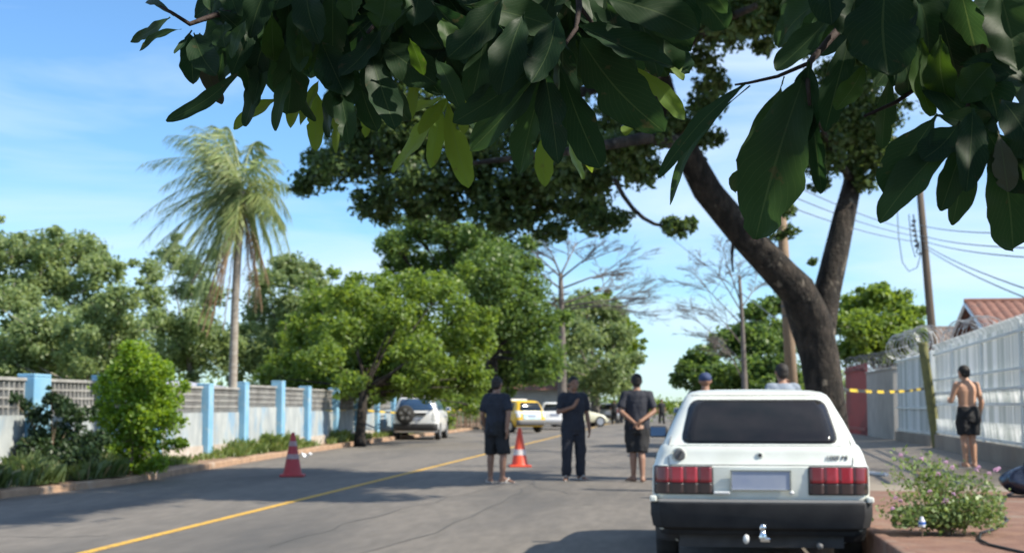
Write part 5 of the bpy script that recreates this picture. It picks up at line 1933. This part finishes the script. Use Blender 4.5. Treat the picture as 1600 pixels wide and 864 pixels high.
# ------------------------------------------------------------------ the tree the photograph is taken under
def thickleaf(name, top, light, trans):
    m, n, b, o = newmat(name)
    b.inputs['Roughness'].default_value = 0.5
    b.inputs['Specular IOR Level'].default_value = 0.25
    uv = n.nodes.new('ShaderNodeUVMap')
    s_ = n.nodes.new('ShaderNodeSeparateXYZ')
    n.links.new(uv.outputs[0], s_.inputs[0])
    g = n.nodes.new('ShaderNodeNewGeometry')
    r = n.nodes.new('ShaderNodeValToRGB')
    r.color_ramp.elements[0].color = c4(top)
    r.color_ramp.elements[1].color = c4(light)
    n.links.new(g.outputs['Random Per Island'], r.inputs['Fac'])

    def math_(op, a, b_=None):
        q = n.nodes.new('ShaderNodeMath')
        q.operation = op
        for i, v in enumerate((a, b_)):
            if v is None:
                continue
            if isinstance(v, (int, float)):
                q.inputs[i].default_value = v
            else:
                n.links.new(v, q.inputs[i])
        return q.outputs[0]
    av = math_('ABSOLUTE', s_.outputs['Y'])
    mid = math_('LESS_THAN', av, 0.035)
    # side veins: thin slanting lines
    ph = math_('SUBTRACT', math_('MULTIPLY', s_.outputs['X'], 13.0), math_('MULTIPLY', av, 4.5))
    vein = math_('MULTIPLY', math_('LESS_THAN', math_('FRACT', ph), 0.07), 0.45)
    fac = math_('MAXIMUM', mid, vein)
    fac = math_('MULTIPLY', fac, 0.42)
    x = n.nodes.new('ShaderNodeMixRGB')
    n.links.new(fac, x.inputs[0])
    n.links.new(r.outputs[0], x.inputs[1])
    x.inputs[2].default_value = (0.1, 0.15, 0.06, 1)
    t = n.nodes.new('ShaderNodeTexCoord')
    nz_ = n.nodes.new('ShaderNodeTexNoise')
    nz_.inputs['Scale'].default_value = 55
    nz_.inputs['Detail'].default_value = 3
    n.links.new(t.outputs['Object'], nz_.inputs['Vector'])
    mr = n.nodes.new('ShaderNodeMapRange')
    mr.inputs['From Min'].default_value = .66
    mr.inputs['From Max'].default_value = .74
    n.links.new(nz_.outputs['Fac'], mr.inputs['Value'])
    x2 = n.nodes.new('ShaderNodeMixRGB')
    n.links.new(math_('MULTIPLY', mr.outputs[0], .5), x2.inputs[0])
    n.links.new(x.outputs[0], x2.inputs[1])
    x2.inputs[2].default_value = (0.09, 0.07, 0.035, 1)
    n.links.new(x2.outputs[0], b.inputs['Base Color'])
    bn = n.nodes.new('ShaderNodeBump')
    bn.inputs['Strength'].default_value = .35
    bn.inputs['Distance'].default_value = .002
    n.links.new(math_('SUBTRACT', 1.0, fac), bn.inputs['Height'])
    n.links.new(bn.outputs[0], b.inputs['Normal'])
    tr = n.nodes.new('ShaderNodeBsdfTranslucent')
    hs_ = n.nodes.new('ShaderNodeHueSaturation')
    hs_.inputs['Hue'].default_value = .47
    hs_.inputs['Saturation'].default_value = 1.2
    hs_.inputs['Value'].default_value = 2.6
    n.links.new(x2.outputs[0], hs_.inputs['Color'])
    n.links.new(hs_.outputs[0], tr.inputs['Color'])
    mxs = n.nodes.new('ShaderNodeMixShader')
    mxs.inputs[0].default_value = trans
    n.links.new(b.outputs[0], mxs.inputs[1])
    n.links.new(tr.outputs[0], mxs.inputs[2])
    n.links.new(mxs.outputs[0], o.inputs['Surface'])
    return m


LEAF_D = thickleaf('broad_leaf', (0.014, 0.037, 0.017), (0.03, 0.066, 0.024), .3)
LEAF_M = thickleaf('sunlit_leaf', (0.022, 0.055, 0.012), (0.04, 0.085, 0.02), .35)  # greener copy of the broad leaf, sun shining through put into the colour
LEAF_L = thickleaf('backlit_leaf', (0.09, 0.15, 0.035), (0.13, 0.2, 0.05), .4)  # palest copy of the broad leaf, light from behind painted into it
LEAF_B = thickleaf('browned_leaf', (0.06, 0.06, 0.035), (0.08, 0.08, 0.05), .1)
TWIG = mat('reddish_twig', (0.03, 0.018, 0.016), (0.055, 0.034, 0.03), 20, .8, .4, 60)


class Leaves:
    def __init__(s):
        s.v, s.f, s.uv = [], [], []

    def leaf(s, B, T, W, rs, face=None, fold=None, curl=None, nu=22, nv=6, shape=None):
        """curved blade from B to T, width W, facing the given direction"""
        B, T = Vector(B), Vector(T)
        a = T - B
        L = a.length
        a = a / L
        n = face if face is not None else Vector((0, -1, 0.2))
        n = n + Vector((rs.uniform(-.55, .55), rs.uniform(-.2, .2), rs.uniform(-.3, .4)))
        n = (n - a * n.dot(a)).normalized()
        sd_ = a.cross(n).normalized()
        fold = rs.uniform(.05, .45) if fold is None else fold
        curl = rs.uniform(-.12, .2) if curl is None else curl
        ph, ph2 = rs.uniform(0, 6), rs.uniform(0, 6)
        sway = rs.uniform(-.05, .05) * L
        pk = shape or rs.uniform(.48, .66)
        bites = [(rs.uniform(.3, .97), rs.choice((-1, 1)), rs.uniform(.015, .05), rs.uniform(.12, .42)) for _ in range(rs.choice((0, 0, 1, 2, 3)) if nu > 8 else 0)]
        tw_ = rs.uniform(-.5, .5)
        k0 = len(s.v)
        for i in range(nu + 1):
            t = i / nu
            q = max(0.0, (t - .06) / .94)
            w_ = (q ** (pk / (1 - pk) * .62)) * ((1 - q) ** .62)
            norm = (pk ** (pk / (1 - pk) * .62)) * ((1 - pk) ** .62)
            w_ = min(1.0, w_ / norm) * W * .5
            w_ = max(w_, .0012)
            c = B + a * (L * t) + sd_ * (sway * math.sin(math.pi * t)) + n * (curl * L * (math.sin(math.pi * t) * .7 + t * t * .35 - .35 * t))
            for j in range(nv + 1):
                v = -1 + 2 * j / nv
                wob = 1 + .05 * math.sin(t * 17 + ph) + .035 * math.sin(t * 31 + ph2 + v)
                for bt, bs, bw, bd in bites:
                    if v * bs > 0:
                        wob *= 1 - bd * math.exp(-((t - bt) / bw) ** 2)
                wave = tw_ * v * w_ * t * .8 + .07 * W * math.sin(t * 13 + ph + v * 2) * abs(v)
                p = c + sd_ * (v * w_ * wob) + n * (abs(v) * w_ * fold + wave)
                s.v.append(tuple(p))
                s.uv.append((t, v))
        r_ = nv + 1
        for i in range(nu):
            for j in range(nv):
                k = k0 + i * r_ + j
                s.f.append((k, k + 1, k + 1 + r_, k + r_))

    def build(s, name, mt, parent):
        me = bpy.data.meshes.new(name)
        me.from_pydata(s.v, [], s.f)
        me.polygons.foreach_set('use_smooth', [True] * len(me.polygons))
        u = me.uv_layers.new(name='UVMap')
        li = np.empty(len(me.loops), dtype=np.int32)
        me.loops.foreach_get('vertex_index', li)
        u.data.foreach_set('uv', np.array(s.uv, dtype=np.float32)[li].reshape(-1))
        me.materials.append(mt)
        o = bpy.data.objects.new(name, me)
        COL.objects.link(o)
        o.parent = parent
        return o


OT = Vector((3.4, 0.6, .28))
over = empty('overhanging_tree', OT, 0, 'broad leaved tree whose dark leafy branches hang into the top of the picture', 'tree')
oi = -OT
m = MB()
m.tube([Vector((0, 0, -.1)), Vector((-.05, .05, 1.0)), Vector((-.2, .1, 2.2)), Vector((-.5, .3, 3.2)), Vector((-1.0, .6, 4.4))], [.17, .14, .125, .11, .07], 14, .25)
m.tube(bez(Vector((-.2, .1, 2.2)), Vector((-.9, .8, 3.1)), at(1420, -420, 2.3) + oi, 8), [.07, .065, .06, .055, .05, .045, .04, .035, .03], 8, .2)
m.tube(bez(Vector((-.5, .3, 3.2)), Vector((-2.2, 1.0, 3.6)), at(900, -500, 2.7) + oi, 8), [.07, .065, .06, .055, .05, .045, .04, .035, .03], 8, .2)
m.build('trunk', GREYBARK, over, smooth=True)


def twig(pts, r0, r1):
    P = [at(x, y, Y) + oi for x, y, Y in pts]
    m = MB()
    n = len(P)
    m.tube(P, [.45 * (r0 + (r1 - r0) * i / (n - 1)) for i in range(n)], 7, .25)
    return m.build('branch', TWIG, over, smooth=True)


# branches that carry the leaf tufts, from the boughs above the picture down into it
twig([(900, -500, 2.7), (700, -260, 2.5), (520, -60, 2.35), (420, 10, 2.3), (335, 24, 2.2), (296, 38, 2.15), (268, 20, 2.15), (250, 10, 2.15)], .02, .004)
twig([(700, -260, 2.5), (640, -60, 2.3), (600, 20, 2.25), (568, 60, 2.2), (540, 110, 2.15)], .014, .004)
twig([(900, -500, 2.7), (880, -200, 2.35), (905, 10, 2.15), (900, 45, 2.1), (872, 85, 2.05)], .018, .005)
twig([(640, -60, 2.3), (700, 60, 2.45), (706, 145, 2.5)], .009, .004)
twig([(905, 10, 2.15), (950, 70, 2.4), (985, 100, 2.45)], .008, .004)
twig([(1420, -420, 2.3), (1400, -150, 1.95), (1350, 5, 1.8), (1300, 58, 1.75), (1265, 98, 1.72), (1262, 130, 1.7), (1265, 165, 1.7)], .018, .0045)
twig([(1262, 100, 1.72), (1215, 120, 1.72), (1170, 130, 1.72), (1148, 133, 1.72)], .006, .003)
twig([(1420, -420, 2.3), (1560, -120, 1.9), (1555, 0, 1.85), (1540, 50, 1.82), (1475, 108, 1.8), (1400, 160, 1.78), (1350, 182, 1.78)], .016, .004)
twig([(1540, 50, 1.82), (1530, 130, 1.75), (1500, 190, 1.7)], .01, .005)

rs = random.Random(2)
LD, LL, LB_, LM = Leaves(), Leaves(), Leaves(), Leaves()


def flush():
    global LD, LL, LB_, LM
    for s_, nm, mt in ((LM, 'sunlit_leaf_spray', LEAF_M), (LD, 'leaf_spray', LEAF_D), (LL, 'backlit_leaf_spray', LEAF_L), (LB_, 'browned_leaf_spray', LEAF_B)):
        if s_.v:
            s_.build(nm, mt, over)
    LD, LL, LB_, LM = Leaves(), Leaves(), Leaves(), Leaves()




def put(S_, bx, by, tx, ty, w_, Y, dT=None, **kw):
    dT = rs.uniform(-.06, .1) if dT is None else dT
    if S_ is LM or S_ is LL:
        one = Leaves()
        one.leaf(at(bx, by, Y) + oi, at(tx, ty, Y + dT) + oi, w_ * (.95 if Y > 1.99 else .92) * mpp(Y), rs, **kw)
        one.build('leaf', LEAF_M if S_ is LM else LEAF_L, over)
        return
    S_.leaf(at(bx, by, Y) + oi, at(tx, ty, Y + dT) + oi, w_ * (.95 if Y > 1.99 else .92) * mpp(Y), rs, **kw)


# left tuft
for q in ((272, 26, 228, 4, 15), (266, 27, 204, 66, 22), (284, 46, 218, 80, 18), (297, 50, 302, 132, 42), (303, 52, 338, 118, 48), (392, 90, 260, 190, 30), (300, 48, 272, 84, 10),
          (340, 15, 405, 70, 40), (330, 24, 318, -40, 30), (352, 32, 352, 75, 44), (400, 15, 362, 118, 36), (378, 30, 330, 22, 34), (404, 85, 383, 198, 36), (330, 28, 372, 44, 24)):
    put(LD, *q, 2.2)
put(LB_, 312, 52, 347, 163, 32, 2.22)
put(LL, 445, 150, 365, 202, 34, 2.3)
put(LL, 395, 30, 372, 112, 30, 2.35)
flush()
# middle left
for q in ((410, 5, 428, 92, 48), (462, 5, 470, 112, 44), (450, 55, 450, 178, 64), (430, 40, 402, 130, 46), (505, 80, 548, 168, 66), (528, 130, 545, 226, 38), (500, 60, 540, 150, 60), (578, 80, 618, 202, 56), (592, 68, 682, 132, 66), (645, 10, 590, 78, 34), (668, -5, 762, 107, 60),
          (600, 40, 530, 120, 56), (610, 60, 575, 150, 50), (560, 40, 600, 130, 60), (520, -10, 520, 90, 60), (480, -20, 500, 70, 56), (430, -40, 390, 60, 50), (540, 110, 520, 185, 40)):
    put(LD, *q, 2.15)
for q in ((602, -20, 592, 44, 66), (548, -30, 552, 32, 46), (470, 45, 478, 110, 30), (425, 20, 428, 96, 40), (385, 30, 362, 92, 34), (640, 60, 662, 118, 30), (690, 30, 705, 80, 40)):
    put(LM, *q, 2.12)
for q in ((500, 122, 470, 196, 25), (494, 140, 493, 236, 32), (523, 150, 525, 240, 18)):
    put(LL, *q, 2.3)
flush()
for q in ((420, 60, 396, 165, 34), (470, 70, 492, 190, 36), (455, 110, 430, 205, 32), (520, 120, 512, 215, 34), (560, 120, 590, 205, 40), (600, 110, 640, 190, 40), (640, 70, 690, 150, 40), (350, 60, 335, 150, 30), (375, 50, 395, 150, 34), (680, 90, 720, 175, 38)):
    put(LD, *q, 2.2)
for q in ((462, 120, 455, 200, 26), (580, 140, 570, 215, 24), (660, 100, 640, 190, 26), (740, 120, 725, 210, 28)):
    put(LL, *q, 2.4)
# the pale tuft, light from behind put into its leaf colour
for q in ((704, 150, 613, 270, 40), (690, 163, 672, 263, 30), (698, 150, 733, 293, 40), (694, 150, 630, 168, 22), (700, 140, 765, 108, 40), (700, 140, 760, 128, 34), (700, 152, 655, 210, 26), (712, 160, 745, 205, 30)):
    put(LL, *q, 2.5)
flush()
# the middle rosette
for q in ((864, 82, 708, 192, 52), (862, 85, 735, 236, 56), (858, 95, 812, 272, 56), (850, 105, 872, 256, 56), (872, 92, 938, 262, 66), (902, 52, 1037, 206, 88), (904, 38, 1050, 104, 76), (875, 70, 735, 120, 56), (940, -5, 1092, 52, 76), (725, 8, 872, 44, 62), (880, 60, 890, 180, 60), (820, 20, 780, 150, 60), (790, -10, 700, 90, 60), (870, 20, 830, 130, 56), (990, -30, 1080, 70, 60), (930, 20, 990, 130, 60), (780, 40, 860, 120, 50), (760, 30, 735, 165, 50)):
    put(LD, *q, 2.05)
for q in ((858, 200, 851, 292, 32), (884, 190, 912, 280, 34), (985, 100, 1070, 186, 32), (1030, 78, 1068, 126, 26), (985, 165, 976, 212, 26), (905, 200, 925, 270, 20)):
    put(LL, *q, 2.45)
flush()
# right tuft at the twig end
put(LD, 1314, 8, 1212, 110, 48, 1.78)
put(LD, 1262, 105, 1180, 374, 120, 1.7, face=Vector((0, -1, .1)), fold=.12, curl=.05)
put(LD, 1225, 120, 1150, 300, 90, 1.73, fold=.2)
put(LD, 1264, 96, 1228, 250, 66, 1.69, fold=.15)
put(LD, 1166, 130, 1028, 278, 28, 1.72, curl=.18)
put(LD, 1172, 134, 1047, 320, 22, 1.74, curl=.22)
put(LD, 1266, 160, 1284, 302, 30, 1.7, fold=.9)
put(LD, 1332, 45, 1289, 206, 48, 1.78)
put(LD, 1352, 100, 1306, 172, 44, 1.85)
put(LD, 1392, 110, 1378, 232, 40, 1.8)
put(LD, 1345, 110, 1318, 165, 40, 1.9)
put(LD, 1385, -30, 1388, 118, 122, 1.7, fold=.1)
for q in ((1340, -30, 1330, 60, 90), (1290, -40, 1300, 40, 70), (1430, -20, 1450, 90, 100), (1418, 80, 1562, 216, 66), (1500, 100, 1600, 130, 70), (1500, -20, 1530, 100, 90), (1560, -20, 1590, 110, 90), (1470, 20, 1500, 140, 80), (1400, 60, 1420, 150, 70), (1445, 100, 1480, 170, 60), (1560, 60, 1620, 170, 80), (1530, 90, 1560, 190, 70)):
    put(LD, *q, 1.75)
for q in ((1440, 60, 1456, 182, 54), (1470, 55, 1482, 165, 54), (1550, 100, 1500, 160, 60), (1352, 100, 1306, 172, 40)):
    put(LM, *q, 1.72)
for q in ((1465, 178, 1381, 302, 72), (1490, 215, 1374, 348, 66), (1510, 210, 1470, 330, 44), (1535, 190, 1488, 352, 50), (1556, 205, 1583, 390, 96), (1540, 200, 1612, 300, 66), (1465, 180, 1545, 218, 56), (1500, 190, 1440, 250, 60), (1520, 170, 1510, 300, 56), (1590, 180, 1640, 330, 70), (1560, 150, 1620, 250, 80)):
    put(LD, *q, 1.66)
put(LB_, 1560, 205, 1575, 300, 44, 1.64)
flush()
# leaves filling the top behind the front ones
for k in range(230):
    x = rs.uniform(345, 1085)
    y = rs.uniform(-120, 45)
    if y > 20 and (x < 400 or 860 < x < 930):
        continue
    a = rs.uniform(-.9, .9)
    L = rs.uniform(90, 150)
    put(LD, x, y, x + math.sin(a) * L, min(y + math.cos(a) * L, 150), rs.uniform(44, 66), 2.25 + rs.uniform(0, .35))
flush()
for k in range(50):
    x = rs.uniform(1270, 1640)
    y = rs.uniform(-140, 60)
    a = rs.uniform(-.8, .8)
    L = rs.uniform(90, 150)
    put(LD, x, y, x + math.sin(a) * L, min(y + math.cos(a) * L, 60 + (x - 1270) * .45), rs.uniform(50, 80), 1.8 + rs.uniform(0, .4))
flush()
# unseen rest of the crown, thickened behind the camera to shade the hanging leaves
CR = Leaves()
rs = random.Random(4)
for k in range(15000):
    Y = rs.uniform(-5.0, 4.2)
    X = rs.uniform(-3.6, 5.4)
    zlow = 1.25 + max(0.3, Y) * .305 + .28
    Z = max(zlow, 1.9 if Y > -.8 else 1.5) + rs.uniform(0, 2.6)
    if ((X - 1.0) / 4.6) ** 2 + ((Y + .4) / 4.6) ** 2 + ((Z - 3.0) / 2.4) ** 2 > 1.05:
        continue
    if X - Y * .34 > .6 and Y > .3 and X / Y > .36 and rs.random() < .5:
        Z -= .7
    d = Vector((rs.uniform(-1, 1), rs.uniform(-1, 1), rs.uniform(-1.2, .1))).normalized()
    B = Vector((X, Y, Z)) + oi
    CR.leaf(B, B + d * rs.uniform(.14, .22), rs.uniform(.06, .09), rs, face=Vector((.3, -.2, 1)), nu=3, nv=2)
CR.build('crown', LEAF_D, over)
